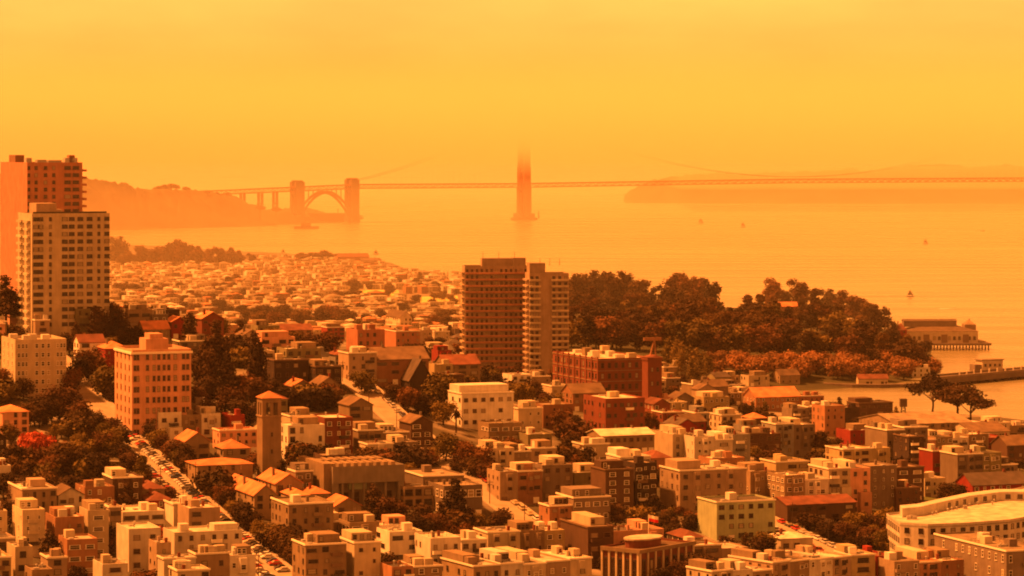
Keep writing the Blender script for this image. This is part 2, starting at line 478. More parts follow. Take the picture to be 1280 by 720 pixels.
wm, wn = t.nodes.new('ShaderNodeMapping'), t.nodes.new('ShaderNodeTexNoise')      # an uneven, wispy underside
wm.inputs['Scale'].default_value = (.0022, .0012, .004); wn.inputs['Detail'].default_value = 4
wa = t.nodes.new('ShaderNodeMath'); wa.operation = 'MULTIPLY_ADD'; wa.inputs[1].default_value = 70.0; wb = t.nodes.new('ShaderNodeMath'); wb.operation = 'SUBTRACT'; wb.inputs[1].default_value = 35.0
t.links.new(g.outputs['Position'], wm.inputs[0]); t.links.new(wm.outputs[0], wn.inputs[0]); t.links.new(wn.outputs[0], wa.inputs[0]); t.links.new(sp.outputs['Z'], wa.inputs[2]); t.links.new(wa.outputs[0], wb.inputs[0])
t.links.new(g.outputs['Position'], sp.inputs[0]); t.links.new(wb.outputs[0], mr.inputs[0]); t.links.new(mr.outputs[0], fr.inputs[0])
ce = fr.color_ramp.elements
ce[0].position = 0; ce[0].color = (0.08, 0.08, 0.08, 1)
ce[1].position = 1; ce[1].color = (0, 0, 0, 1)
for p_, c_ in ((.05, .14), (.11, .32), (.17, .7), (.23, 1.0), (.33, .65), (.46, .25), (.62, .08), (.8, .02)):
    e = ce.new(p_); e.color = (c_, c_, c_, 1)
mu = t.nodes.new('ShaderNodeMath'); mu.operation = 'MULTIPLY'; mu.inputs[1].default_value = .0032
t.links.new(fr.outputs[0], mu.inputs[0]); t.links.new(mu.outputs[0], v.inputs['Density'])

# ------------------------------------------------------------------ the suspension bridge
def bridge():
    T = Vector((25.0, 6450.0)); D = Vector((math.sin(math.radians(63)), math.cos(math.radians(63)))); S = Vector((-D.y, D.x))
    r = root('suspension_bridge', (T.x, T.y, 0), math.atan2(D.y, D.x))       # local x runs north along the deck, y to the west
    tag(r, 'long orange suspension bridge with arch over the fort, towers lost in fog', 'bridge')
    def deckz(x): return 77 + 6 * max(0, min(1, x / 640)) if x > 0 else 77 + max(x + 385, -330) * .035 * (x < -385)
    mb = MB(); xs = [-720 + 20 * i for i in range(116)]
    for a, b in zip(xs, xs[1:]):
        za, zb = deckz(a), deckz(b)
        mb.hexa([(a, -13, za - 2), (b, -13, zb - 2), (b, 13, zb - 2), (a, 13, za - 2), (a, -13, za), (b, -13, zb), (b, 13, zb), (a, 13, za)])
    mb.build('deck', 'bridge_paint', r)
    mb = MB()
    for a, b in zip(xs, xs[1:]):
        za, zb = deckz(a) - 2, deckz(b) - 2
        for y in (-12.5, 12.5):
            mb.tube((a, y, za - 7), (b, y, zb - 7), .9, .9, 4)
            mb.tube((a, y, za - 7), (a, y, za), .6, .6, 4)
            mid = (a + b) / 2
            mb.tube((a, y, za - 7), (mid, y, za), .6, .6, 4); mb.tube((mid, y, za), (b, y, zb - 7), .6, .6, 4)
    mb.build('deck_truss', 'bridge_paint', r)
    for tx in (0, 1340):
        for y in (-13.7, 13.7):
            mb = MB()
            for z0, z1, hw, hd in ((6, 68, 6.2, 8.0), (68, 110, 5.4, 7.2), (110, 150, 4.8, 6.4), (150, 190, 4.2, 5.8), (190, 227, 3.6, 5.2)):
                mb.box(tx - hd, tx + hd, y - hw * .75, y + hw * .75, z0 + (.01 if z0 > 6 else 0), z1)
            mb.build('tower_leg', 'bridge_paint', r)
        for z in (60, 104, 144, 184, 220):
            mb = MB(); mb.box(tx - 3.4, tx + 3.4, -9.2, 9.2, z - 4, z + 4); mb.build('tower_strut', 'bridge_paint', r)
        mb = MB()
        pl = [(tx + 26 * math.cos(a) * 1.0, 34 * math.sin(a)) for a in [2 * math.pi * k / 20 for k in range(20)]]
        mb.prism(pl, -6, 5); mb.box(tx - 13, tx + 13, -24, 24, 4.9, 14)
        mb.build('tower_pier', 'pier_concrete', r)
    mb = MB(); mb.tube((24, -20, 3), (24, -20, 19), 1.6, 1.2, 6); mb.build('pier_beacon', 'metal_dark', r)
    for px0, ztop in ((-392, 86), (-512, 82)):
        mb = MB()
        for y in (-12, 12): mb.box(px0 - 9, px0 + 9, y - 5, y + 5, 0, ztop)
        mb.box(px0 - 7.5, px0 + 7.5, -7, 7, 0, 64)
        mb.box(px0 - 10, px0 + 10, -18, 18, -2, 10)
        for y in (-12, 12): mb.box(px0 - 6, px0 + 6, y - 3.5, y + 3.5, ztop, ztop + 3)
        mb.build('anchor_pylon', 'pier_concrete', r)
    # arch over the fort
    n = 20
    for y in (-11, 11):
        mb = MB(); pts = []
        for k in range(n + 1):
            t = k / n; x = -503 + 102 * t; pts.append((x, y, 20 + 38 * 4 * t * (1 - t)))
        for a, b in zip(pts, pts[1:]):
            mb.hexa([(a[0], y - 1.5, a[2]), (b[0], y - 1.5, b[2]), (b[0], y + 1.5, b[2]), (a[0], y + 1.5, a[2]),
                     (a[0], y - 1.5, a[2] + 6), (b[0], y - 1.5, b[2] + 6), (b[0], y + 1.5, b[2] + 6), (a[0], y + 1.5, a[2] + 6)])
        mb.build('arch_rib', 'bridge_paint', r)
        for k in range(2, n - 1, 2):
            x, _, z = pts[k]; q = MB(); q.tube((x, y, z + 5), (x, y, deckz(x) - 8.5), .8, .8, 4); q.build('spandrel_post', 'bridge_paint', r)
    # viaduct bents on the land side
    for x in (-560, -592, -630, -668, -705):
        mb = MB()
        for y in (-9, 9): mb.box(x - 2.2, x + 2.2, y - 2.2, y + 2.2, 2, deckz(x) - 7.5)
        mb.box(x - 1.6, x + 1.6, -7, 7, 38, 41)
        mb.build('viaduct_bent', 'bridge_paint', r)
    for y in (-13.7, 13.7):
        mb = MB(); P = []
        for k in range(17):
            t = k / 16; x = -385 * (1 - t); P.append((x, y, 84 + (227 - 84) * t - 34 * 4 * t * (1 - t) * .5))
        for k in range(1, 33):
            t = k / 32; P.append((1340 * t, y, 227 - 140 * 4 * t * (1 - t)))
        for a, b in zip(P, P[1:]): mb.tube(a, b, .34, .34, 5, cap=False)
        mb.build('main_cable', 'bridge_paint', r)
        mb = MB()
        for (xa, _, za), (xb, _, zb) in zip(P, P[1:]):
            for j in (0, .5):
                x, z = xa + (xb - xa) * j, za + (zb - za) * j
                if z > deckz(x) + 2: mb.tube((x, y, deckz(x)), (x, y, z), .05, .05, 3, cap=False)
        mb.build('suspender_ropes', 'bridge_paint', r)['kind'] = 'stuff'
    return r
bridge()
LM['the suspension bridge'] = (-300, 6300)
def fort():
    X0, Y0 = (388 - CX) * 6270 / F, 6270
    r = root('brick_fort', (X0, Y0, 0), math.radians(14)); tag(r, 'low dark brick fort under the bridge arch', 'fort')
    mb = MB(); mb.box(0, 72, 0, 42, -2, 17); mb.box(4, 68, 4, 38, 17, 17.5); mb.build('wall', 'wall_brick', r)
    mb = MB(); mb.box(-1, 73, -1, 0, 15.5, 17.6); mb.build('parapet', 'wall_taupe', r)
    for i in range(12):
        for z in (4, 10):
            mb = MB(); mb.box(4 + i * 5.5, 5.6 + i * 5.5, -.2, .1, z, z + 2.5); mb.build('casemate', 'trim_dark', r)
    mb = MB(); mb.tube((60, 20, 17), (60, 20, 27), 1.6, 1.2, 8); mb.build('light_tower', 'wall_white', r)
fort()

# ------------------------------------------------------------------ roads
ROADZ = []           # height of each road's surface along its points
ROADS = []           # list of (points, half width)
def road(name, pts, hw, pave=2.6, lift=.25):
    """pts: plan points; draped strip with a raised pavement either side"""
    P = []
    for (x0, y0), (x1, y1) in zip(pts, pts[1:]):
        d = math.hypot(x1 - x0, y1 - y0); n = max(1, int(d / 4))
        for k in range(n): P.append((x0 + (x1 - x0) * k / n, y0 + (y1 - y0) * k / n))
    P.append(pts[-1]); ROADS.append((P, hw + pave)); ROADZ.append([])
    def strip(off0, off1, dz, nm, mat):
        mb = MB(); prev = None
        for k, (x, y) in enumerate(P):
            a, b = P[max(0, k - 1)], P[min(len(P) - 1, k + 1)]
            tx, ty = b[0] - a[0], b[1] - a[1]; q = math.hypot(tx, ty); nx, ny = ty / q, -tx / q
            zc = hgt(x, y)
            zc = max(zc, hgt(x + nx * hw, y + ny * hw), hgt(x - nx * hw, y - ny * hw)) if k else zc
            if off0 == -hw and off1 == hw: ROADZ[-1].append((x, y, zc + lift))
            l, r_ = (x + nx * off0, y + ny * off0), (x + nx * off1, y + ny * off1)
            cur = [(*l, zc + lift + dz), (*r_, zc + lift + dz), (*l, zc - 3), (*r_, zc - 3)]
            if prev:
                mb.face([prev[0], prev[1], cur[1], cur[0]]); mb.face([prev[2], prev[0], cur[0], cur[2]]); mb.face([prev[1], prev[3], cur[3], cur[1]])
            prev = cur
        return structure(mb.build(nm, mat))
    strip(-hw, hw, 0, name, 'road')
    strip(hw - .02, hw + pave, .14, 'pavement', 'pavement'); strip(-hw - pave, -hw + .02, .14, 'pavement', 'pavement')
    return P
def along(p, t, side=0.0): return (p[0] + BV[0] * t + EV[0] * side, p[1] + BV[1] * t + EV[1] * side)
STA, STB, STD = (-74.0, 955.0), (10.9, 1053.0), (104.0, 1057.0)
roadA = road('road', [along(STA, t) for t in (-60, 40, 140, 260, 360)], 5.4)
roadB = road('road', [along(STB, t) for t in (-45, 60, 150, 218, 260)], 4.6, 1.8)
roadD = road('road', [along(STD, t) for t in (-30, 30, 70, 120)], 5.0, 1.8)
roadE = road('road', [along(STD, -32, -6), along(STD, -34, 60), along(STD, -40, 120)], 5.0)
def on_road(X, Y, pad=0.0):
    for P, hw in ROADS:
        for k in range(0, len(P), 2):
            if abs(P[k][1] - Y) < hw + pad + 8 and math.hypot(P[k][0] - X, P[k][1] - Y) < hw + pad: return True
    return False

# ------------------------------------------------------------------ buildings
WIN = {}
def window_mesh(trim):
    if trim in WIN: return WIN[trim]
    mb = MB(); t = .09
    mb.box(-.5, -.5 + t, -.14, 0, 0, 1, 0); mb.box(.5 - t, .5, -.14, 0, 0, 1, 0)
    mb.box(-.5 + t, .5 - t, -.14, 0, 1 - t, 1, 0); mb.box(-.58, .58, -.22, 0, -.08, .0, 0)
    mb.box(-.5 + t, .5 - t, -.10, 0, .47, .52, 0)
    mb.face([(-.5 + t, -.04, 0), (.5 - t, -.04, 0), (.5 - t, -.04, 1 - t), (-.5 + t, -.04, 1 - t)], 1)
    WIN[trim] = mb.mesh('window', ['trim_' + trim, 'glass'])
    return WIN[trim]
BOXES = {}
def unit_box(mat):
    if mat not in BOXES:
        mb = MB(); mb.box(-.5, .5, -.5, .5, 0, 1); BOXES[mat] = mb.mesh('block', mat)
    return BOXES[mat]
VENT = {}
def vent_mesh():
    if not VENT:
        mb = MB(); mb.tube((0, 0, 0), (0, 0, .8), .18, .18, 6); mb.tube((0, 0, .8), (0, 0, 1), .34, .2, 6); VENT[0] = mb.mesh('vent', 'metal_grey')
    return VENT[0]
FOOT = []        # footprints of everything placed: (cx, cy, radius)
PLACED = []      # (root, 8 corners) for the visibility test
def put_window(r, trim, x, y, z, w, h, side=False):
    o = put('window', window_mesh(trim), r, (x, y, z), -math.pi / 2 if side else 0.0, (w, 1, h)); return o
def locate(x0, x1, ytop, h, ang):
    X0, Y0 = solve(x0, ytop, h)
    (ex, ey), _ = frame_dirs(ang)
    k = (x1 - CX) / F
    w = (k * Y0 - X0) / (ex - k * ey)
    return X0, Y0, max(3.0, w)
FLW = {1: 'one-storey', 2: 'two-storey', 3: 'three-storey', 4: 'four-storey', 5: 'five-storey', 6: 'six-storey'}
CW = dict(comp='red', tile='terracotta', slate='dark', brownroof='brown', light='pale', gravel='tan', tar='dark')
def wall_box(mb, w, d, zb, h, par=.55, th=.28):
    """four walls with a parapet standing round a sunk roof"""
    mb.box(0, w, 0, d, zb, h + par, 0, skip=(0, 1))
    o = [(0, 0), (w, 0), (w, d), (0, d)]; i = [(th, th), (w - th, th), (w - th, d - th), (th, d - th)]
    for k in range(4):
        a, b = o[k], o[(k + 1) % 4]; c, e = i[(k + 1) % 4], i[k]
        mb.face([(*a, h + par), (*b, h + par), (*c, h + par), (*e, h + par)])
        mb.face([(*e, h + par), (*c, h + par), (*c, h - .1), (*e, h - .1)])
def gable(mb, w, d, h, rise, axis, over=.45, th=.25):
    """ridge along y (front gable) or along x (side gable)"""
    if axis == 'y':
        a = [(-over, h - over * rise / (w / 2)), (w / 2, h + rise), (w + over, h - over * rise / (w / 2))]
        for p, q in zip(a, a[1:]):
            mb.hexa([(p[0], -over, p[1]), (q[0], -over, q[1]), (q[0], d + over, q[1]), (p[0], d + over, p[1]),
                     (p[0], -over, p[1] + th), (q[0], -over, q[1] + th), (q[0], d + over, q[1] + th), (p[0], d + over, p[1] + th)])
    else:
        a = [(-over, h - over * rise / (d / 2)), (d / 2, h + rise), (d + over, h - over * rise / (d / 2))]
        for p, q in zip(a, a[1:]):
            mb.hexa([(-over, p[0], p[1]), (w + over, p[0], p[1]), (w + over, q[0], q[1]), (-over, q[0], q[1]),
                     (-over, p[0], p[1] + th), (w + over, p[0], p[1] + th), (w + over, q[0], q[1] + th), (-over, q[0], q[1] + th)])
def hip(mb, w, d, h, rise, over=.5):
    x0, x1, y0, y1 = -over, w + over, -over, d + over
    e = [(x0, y0, h), (x1, y0, h), (x1, y1, h), (x0, y1, h)]
    m = min(w, d) / 2 + over
    if w >= d: r0, r1 = (x0 + m * .96, d / 2, h + rise), (x1 - m * .96, d / 2, h + rise); fl = [(0, 1, 5, 4), (1, 2, 5), (2, 3, 4, 5), (3, 0, 4)]
    else: r0, r1 = (w / 2, y0 + m * .96, h + rise), (w / 2, y1 - m * .96, h + rise); fl = [(0, 1, 4), (1, 2, 5, 4), (2, 3, 5), (3, 0, 4, 5)]
    b = len(mb.v); mb.v += e + [r0, r1]
    for q in fl: mb.f.append(tuple(b + i for i in q)); mb.m.append(0)
    mb.face([e[3], e[2], e[1], e[0]])

def house(x0, x1, ytop, h, d, wall='cream', roof='light', style='flat', ang=None, floors=None, cols=None, trim=None, desc=None, name='house',
          bays=0, wins=True, southw=None, clutter=None, seed=None, at=None, ww=1.2, wh=1.5, rise=None, cat='house', group='houses on the hill and the flat below', cornice=None, pent=None, lms=None):
    a = E0 if ang is None else math.radians(ang)
    if at is None: X0, Y0, w = locate(x0, x1, ytop, h, a)
    else: X0, Y0, w = at
    rr = random.Random(seed if seed is not None else int(X0 * 7 + Y0 * 13))
    (ex, ey), (bx, by) = frame_dirs(a)
    cs = [(X0, Y0), (X0 + ex * w, Y0 + ey * w), (X0 + ex * w + bx * d, Y0 + ey * w + by * d), (X0 + bx * d, Y0 + by * d)]
    gs = [hgt(*c) for c in cs]
    zg = gs[0]
    zb = min(gs) - zg - .6
    h = max(h, max(gs) - zg + 2.2)                    # the uphill side still stands clear of the slope
    r = root(name, (X0, Y0, zg), a)
    trim = trim or rr.choice(['white', 'brown', 'brown', 'dark', 'dark'])
    floors = floors or max(1, round(h / 3.15))
    mb = MB()
    rise = rise or min(w, d) * .28
    if style == 'flat':
        wall_box(mb, w, d, zb, h, .55 if h > 5 else .35)
    else:
        mb.box(0, w, 0, d, zb, h, 0, skip=(0,))
        if style == 'gable': mb.face([(0, 0, h), (w, 0, h), (w / 2, 0, h + rise)]); mb.face([(w, d, h), (0, d, h), (w / 2, d, h + rise)])
        if style == 'side': mb.face([(0, d, h), (0, 0, h), (0, d / 2, h + rise)]); mb.face([(w, 0, h), (w, d, h), (w, d / 2, h + rise)])
    mb.build('wall', 'wall_' + wall, r)
    mb = MB()
    if style == 'flat': mb.box(.29, w - .29, .29, d - .29, h - .3, h)
    elif style == 'gable': gable(mb, w, d, h, rise, 'y')
    elif style == 'side': gable(mb, w, d, h, rise, 'x')
    else: hip(mb, w, d, h, rise)
    rf = mb.build('roof', 'roof_' + roof, r)
    if cornice or (cornice is None and style == 'flat' and rr.random() < .45):
        q = MB(); q.box(-.22, w + .22, -.3, -.003, h + .1, h + .62); q.box(-.3, -.003, -.003, d, h + .1, h + .62)
        q.build('cornice', 'trim_white' if wall not in ('dark', 'brown') or cornice == 'white' else 'trim_brown', r)
    fh = h / floors
    if wins:
        nc_ = cols or max(1, round(w / rr.choice([3.0, 3.6, 4.4])))
        pitch = w / nc_
        mode = rr.choice(['single', 'pair', 'mix'])
        look = rr.choice(['sash', 'sash', 'picture', 'ribbon', 'small', 'mixed']) if not desc and ww == 1.2 else 'sash'
        if look == 'picture': ww, wh, nc_ = 2.1, 1.5, max(1, round(w / 4.2))
        elif look == 'small': ww, wh = .85, 1.1
        elif look == 'ribbon': ww, wh, nc_ = 3.4, 1.3, max(1, round(w / 5.5))
        pitch = w / nc_
        bw = {}
        if bays:
            for b in range(bays):
                cxb = w * (b + .5) / bays; bwid = min(3.0, w / bays * .55)
                q = MB(); zlo = fh * .95; hi = h - .25
                q.prism([(cxb - bwid / 2, 0), (cxb - bwid / 2 + .55, -.95), (cxb + bwid / 2 - .55, -.95), (cxb + bwid / 2, 0)], zlo, hi)
                by_ = q.build('bay_window', 'wall_' + wall, r)
                for f in range(1, floors):
                    put_window(by_, trim, cxb, -.953, f * fh + .85, bwid - 1.3, wh)
                bw[b] = (cxb - bwid / 2 - .3, cxb + bwid / 2 + .3)
        for f in range(floors):
            z = f * fh + fh * .30
            ground = f == 0 and rr.random() < .5
            for c in range(nc_):
                x = (c + .5) * pitch
                if f > 0 and any(l < x < u for l, u in bw.values()): continue
                if ground and rr.random() < .5:
                    if pitch > 2.8: put('garage_door', unit_box('trim_' + rr.choice(['white', 'brown'])), r, (x, -.02, -.2), None, (2.2, .12, 2.1))
                    continue
                if rr.random() < .16: continue
                k = ww * (1.5 if mode == 'pair' and c % 2 == 0 else .8 if mode == 'mix' and c % 2 else 1)
                if look == 'mixed': k *= rr.choice([.7, 1, 1.7])
                put_window(r, trim, x + (rr.uniform(-.3, .3) if look == 'mixed' else 0), -.003, z + (rr.choice([0, .3]) if look == 'mixed' else 0), min(k, pitch * .8), min(wh * (rr.choice([.7, 1, 1.15]) if look == 'mixed' else 1), fh * .6))
        sw = rr.random() < .55 if southw is None else southw
        if sw:
            ns = max(1, round(d / 4.2)); 
            for f in range(floors):
                for c in range(ns):
                    if rr.random() < .25: continue
                    zz = f * fh + fh * .3
                    gy = hgt(X0 + bx * d * (c + .5) / ns, Y0 + by * d * (c + .5) / ns) - zg
                    if zz < gy + .3: continue
                    put_window(r, trim, -.003, d * (c + .5) / ns, zz, ww, min(wh, fh * .58), True)
    if style == 'flat' and floors >= 2 and w > 5 and not bays and rr.random() < .38:
        bxp = rr.uniform(.2, .8) * w
        for f in range(1, floors):
            q = MB(); x0_, x1_ = max(.2, bxp - 1.7), min(w - .2, bxp + 1.7); zf = f * fh
            q.box(x0_, x1_, -1.2, -.004, zf - .12, zf); q.box(x0_, x1_, -1.2, -1.12, zf, zf + .95); q.box(x0_, x0_ + .08, -1.12, -.004, zf, zf + .95); q.box(x1_ - .08, x1_, -1.12, -.004, zf, zf + .95)
            q.build('balcony', rr.choice(['trim_white', 'trim_dark', 'trim_brown', 'wall_' + wall]), r)
    # things on the roof
    n = clutter if clutter is not None else (rr.choice([3, 4, 5, 6]) if style == 'flat' else rr.choice([0, 1]))
    if style == 'flat':
        for _ in range(n):
            k = rr.random(); x, y = rr.uniform(.2, .8) * w, rr.uniform(.2, .85) * d
            if k < .28 and w > 5: put('stair_penthouse', unit_box('wall_' + rr.choice([wall, 'cream', 'white'])), rf, (x, y, h - .02), None, (min(2.8, w * .3), min(3.4, d * .25), 2.4))
            elif k < .5: put('skylight', unit_box('metal_grey'), rf, (x, y, h - .02), None, (1.4, 1.8, .5))
            elif k < .6: put('duct', unit_box('metal_grey'), rf, (x, y, h - .02), None, (min(3.5, w * .35), .5, .7))
            elif k < .8: put('vent', vent_mesh(), rf, (x, y, h - .02), None, (1.3, 1.3, 1.4))
            else: put('chimney', unit_box('wall_' + rr.choice(['brick', 'taupe', wall])), rf, (x, y, h - .02), None, (.8, .8, 1.7))
        if w > 6 and h > 5.5 and not pent and not desc and rr.random() < .55:
            u0, u1, v0 = rr.choice([(.05, .55), (.4, .95), (.1, .9)]) + (rr.uniform(.25, .5),)
            us = put('upper_storey', unit_box('wall_' + rr.choice([wall, wall, 'cream', 'tan'])), r, ((u0 + u1) / 2 * w, (v0 + .96) / 2 * d, h - .02), None, ((u1 - u0) * w, (.96 - v0) * d, 2.7))
            for q_ in range(rr.choice([1, 2, 3])): put_window(r, trim, (u0 + (u1 - u0) * (q_ + .5) / 3) * w, v0 * d - .004, h + .6, 1.3, 1.5)
        if w > 7 and h > 6 and not bays and at is not None and rr.random() < .4:
            aw, ad, ah = w * rr.uniform(.35, .6), rr.uniform(1.8, 3.2), h * rr.uniform(.35, .62); ax = rr.choice([0.4, w - aw - .4])
            q = MB(); q.box(ax, ax + aw, -ad, -.004, zb - 1.5, ah); q.build('annex', 'wall_' + wall, r)
            put_window(r, trim, ax + aw / 2, -ad - .004, ah * .4, 1.4, 1.2)
        if rr.random() < .3:
            q = MB(); ry = rr.choice([.4, d * .5]); 
            for k_ in range(int(w / 1.5)): q.tube((.5 + k_ * 1.5, ry, h - .1), (.5 + k_ * 1.5, ry, h + 1.5), .05, .05, 4)
            q.box(.5, w - .5, ry - .04, ry + .04, h + 1.42, h + 1.5); q.build('roof_railing', 'metal_dark', rf)
        if pent:
            fx0, fx1, fy0, fy1, ph = pent
            put('penthouse', unit_box('wall_' + wall), r, ((fx0 + fx1) / 2 * w, (fy0 + fy1) / 2 * d, h - .02), None, ((fx1 - fx0) * w, (fy1 - fy0) * d, ph))
    else:
        for _ in range(n):
            put('chimney', unit_box('wall_' + rr.choice(['brick', 'taupe'])), rf, (w * rr.choice([.25, .72]), d * .5, h + rise * .2), None, (.8, .8, rise * .8 + 1.2))
    top = h + (rise if style != 'flat' else .6)
    PLACED.append((r, [(x, y, zg + z) for z in (zb, top) for x, y in cs]))
    cx_, cy_ = (cs[0][0] + cs[2][0]) / 2, (cs[0][1] + cs[2][1]) / 2
    FOOT.append((cx_, cy_, w / 2, d / 2, a))
    if desc: tag(r, desc, cat, group)
    else:
        fw = FLW.get(floors, 'tall')
        rs = {'flat': 'flat-roofed', 'gable': CW[roof] + ' gabled', 'side': CW[roof] + ' pitched-roof', 'hip': CW[roof] + ' hip-roofed'}[style]
        later(r, f"{fw} {wall} {rs} house" + (' with bay windows' if bays else ''), cat, group, (cx_, cy_), lms)
    return r

def tower_block(x0, x1, ytop, d, Y0, zbase, wall, name, desc, colspec, floors, roof='gravel', ang=None, trim='white', south=None, cat='apartment building', extra=None):
    """tall block given by its top corner; colspec lists (position 0..1, width m)"""
    a = E0 if ang is None else math.radians(ang)
    (ex, ey), (bx, by) = frame_dirs(a)
    X0 = (x0 - CX) * Y0 / F; k = (x1 - CX) / F
    w = (k * Y0 - X0) / (ex - k * ey)
    ztop = CAMH - (ytop - HY) * Y0 / F
    h = ztop - zbase
    r = root(name, (X0, Y0, zbase), a); tag(r, desc, cat, 'apartment towers')
    mb = MB(); wall_box(mb, w, d, -14, h, 1.0, .4); mb.build('wall', 'wall_' + wall, r)
    mb = MB(); mb.box(.41, w - .41, .41, d - .41, h - .4, h); mb.build('roof', 'roof_' + roof, r)
    fh = h / floors
    for f in range(floors):
        for fx, ww in colspec:
            put_window(r, trim, fx * w, -.003, f * fh + fh * .32, ww, fh * .5)
    for f in range(floors):
        for fy, ww in (south or []):
            put_window(r, trim, -.003, fy * d, f * fh + fh * .32, ww, fh * .5, True)
    cs = [(X0, Y0), (X0 + ex * w, Y0 + ey * w), (X0 + ex * w + bx * d, Y0 + ey * w + by * d), (X0 + bx * d, Y0 + by * d)]
    FOOT.append(((cs[0][0] + cs[2][0]) / 2, (cs[0][1] + cs[2][1]) / 2, w / 2, d / 2, a))
    PLACED.append((r, [(x, y, z) for z in (zbase, ztop) for x, y in cs]))
    return r, w, h, fh

# ------------------------------------------------------------------ landmarks used in the descriptions
def lm(name, px, py, h=0): LM[name] = solve(px, py, h)
LM['the bell tower'] = solve(330, 575)
LM['the concrete slab hall'] = solve(455, 640)
LM['the white crescent building'] = solve(1180, 690)
LM['the brown apartment slabs'] = (5.0, 1690.0)
LM['the brick factory block'] = (70.0, 1560.0)
LM['the pink six-storey block'] = solve(200, 520)
LM['the green banded house'] = solve(930, 668)
LM['the columned brick hall'] = solve(815, 718)
LM['the tan brick apartment house'] = solve(385, 668)
LM['the dark-red brick warehouse'] = solve(780, 532)
LM['the two spreading cypresses'] = (205.0, 1640.0)
LM['the white stepped apartment house'] = solve(605, 533)
LM['the pier shed'] = (320, 2310)
LM['the salmon twin blocks'] = solve(480, 440)

# ------------------------------------------------------------------ tall blocks
# the two towers on the hill
r, w, h, fh = tower_block(40, 137, 270, 29, 1300, 74, 'cream', 'apartment_tower', 'cream apartment tower with rows of dark windows and sunlit balcony side', 
    [(.055, 2.6), (.11, 2.2), (.235, 1.1), (.42, 2.4), (.51, 2.4), (.62, 2.4), (.74, 2.4), (.86, 1.2), (.965, 2.2)], 15, trim='dark')
for f in range(15):
    q = MB(); q.box(-1.4, -.003, 3, 12, f * fh + .1, f * fh + 1.1); q.box(-1.4, -.003, 16, 26, f * fh + .1, f * fh + 1.1); q.build('balcony', 'wall_cream', r)
q = MB(); q.box(w * .08, w * .34, 4, 18, h - .1, h + 5.2); q.box(w * .34, w * .42, 4, 14, h - .1, h + 2.6); q.build('roof_house', 'wall_peach', r)
q = MB(); q.box(w * .02, w * .97, 1.2, 1.5, h + .9, h + 1.7); q.build('railing', 'metal_dark', r)
r, w, h, fh = tower_block(34, 103, 206, 58, 1345, 77, 'blush', 'apartment_tower', 'tall blush-pink apartment tower with a blank south wall and roof machinery',
    [(.03, 1.2), (.16, 1.4), (.33, 1.6), (.48, 1.4), (.73, 3.0), (.88, 3.0)], 21, trim='brown')
for f in range(21):
    q = MB(); q.box(w + .003, w + 2.2, 1, 9, f * fh + .1, f * fh + 1.1); q.build('balcony', 'wall_blush', r)
for fx0, fx1, hh in ((.02, .12, 3), (.22, .38, 2.2), (.42, .66, 2.0), (.72, .95, 3.0), (.80, .9, 4.2)):
    q = MB(); q.box(w * fx0, w * fx1, 4, 9, h - .1, h + hh); q.build('roof_machinery', 'wall_orange' if hh > 3 else 'metal_grey', r)
q = MB(); q.box(1, 5, 30, 44, h - .1, h + 4.2); q.build('roof_house', 'wall_orange', r)
# brown slabs by the water
for i, (x0, x1, yt, Y0, d, ang, desc) in enumerate(((581, 660, 335, 1700, 17, 6, 'long brown slab apartment building with stacked balcony bands'),
                                                     (662, 711, 344, 1672, 17, 8, 'brown slab apartment building with blank end wall and pale balconies'))):
    a = math.radians(ang)
    r, w, h, fh = tower_block(x0, x1, yt, d, Y0, 22, 'peach', 'apartment_slab', desc,
        [((k + .5) / 13, 1.35) for k in range(13)] if i == 0 else [(.06, 1.6), (.19, 1.6), (.62, 1.6), (.77, 1.6), (.92, 1.6)], 18, ang=ang, trim='brown' if i == 0 else 'dark', roof='tar')
    for f in range(18):
        for u0, u1 in (((.4 / w, 1 - .4 / w),) if i == 0 else ((.0, .28), (.56, .995))):
            q = MB(); q.box(w * u0, w * u1, -1.5, -.003, f * fh + .05, f * fh + 1.05)
            q.build('balcony', 'wall_blush' if i == 0 else 'wall_cream', r)
        q = MB(); q.box(-1.5, -.003, 1, d - 1, f * fh + .05, f * fh + 1.0); q.build('balcony', 'wall_peach', r)
    q = MB()
    if i == 0: q.box(w * .28, w * .76, 3, 12, h - .1, h + 5.2); q.box(w * .765, w * .97, 2, 12, h - .1, h + 5.4)
    else: q.box(w * .02, w * .42, 3, 14, h - .1, h + 6.4)
    q.build('roof_house', 'wall_peach', r)
    q = MB()
    for fx in (.3, .55, .8): q.tube((w * fx, 5, h + 5), (w * fx, 5, h + 9), .2, .12, 4)
    q.build('antenna', 'metal_dark', r)
# white and pink blocks on the slope
r, w, h, fh = tower_block(19, 83, 428, 26, 1180, 52, 'cream', 'apartment_block', 'cream five-storey block with rooftop railings above the terraced garden',
    [(.07, 1.1), (.15, 1.1), (.22, .9), (.42, 1.3), (.54, 1.3), (.65, 1.1), (.83, 1.0), (.90, 1.0), (.96, .9)], 7, trim='white', south=[(.2, 1.2), (.5, 1.2), (.8, 1.2)])
for fx, fy in ((.3, .3), (.5, .6), (.7, .4), (.15, .7)): put('roof_house', unit_box('wall_white'), r, (w * fx, 26 * fy, h - .02), None, (3, 3, 2.2))
r, w, h, fh = tower_block(165, 239, 441, 27, 1140, 43, 'pink', 'apartment_block', 'pink six-storey block with small rooftop tower on the steep street',
    [(.05, 1.0), (.10, 1.0), (.26, 1.2), (.37, 1.1), (.45, 1.1), (.54, 1.1), (.62, 1.1), (.73, 1.3), (.87, 1.2), (.94, 1.2)], 8, trim='brown', south=[(.15, 1.2), (.38, 1.2), (.62, 1.2), (.85, 1.2)])
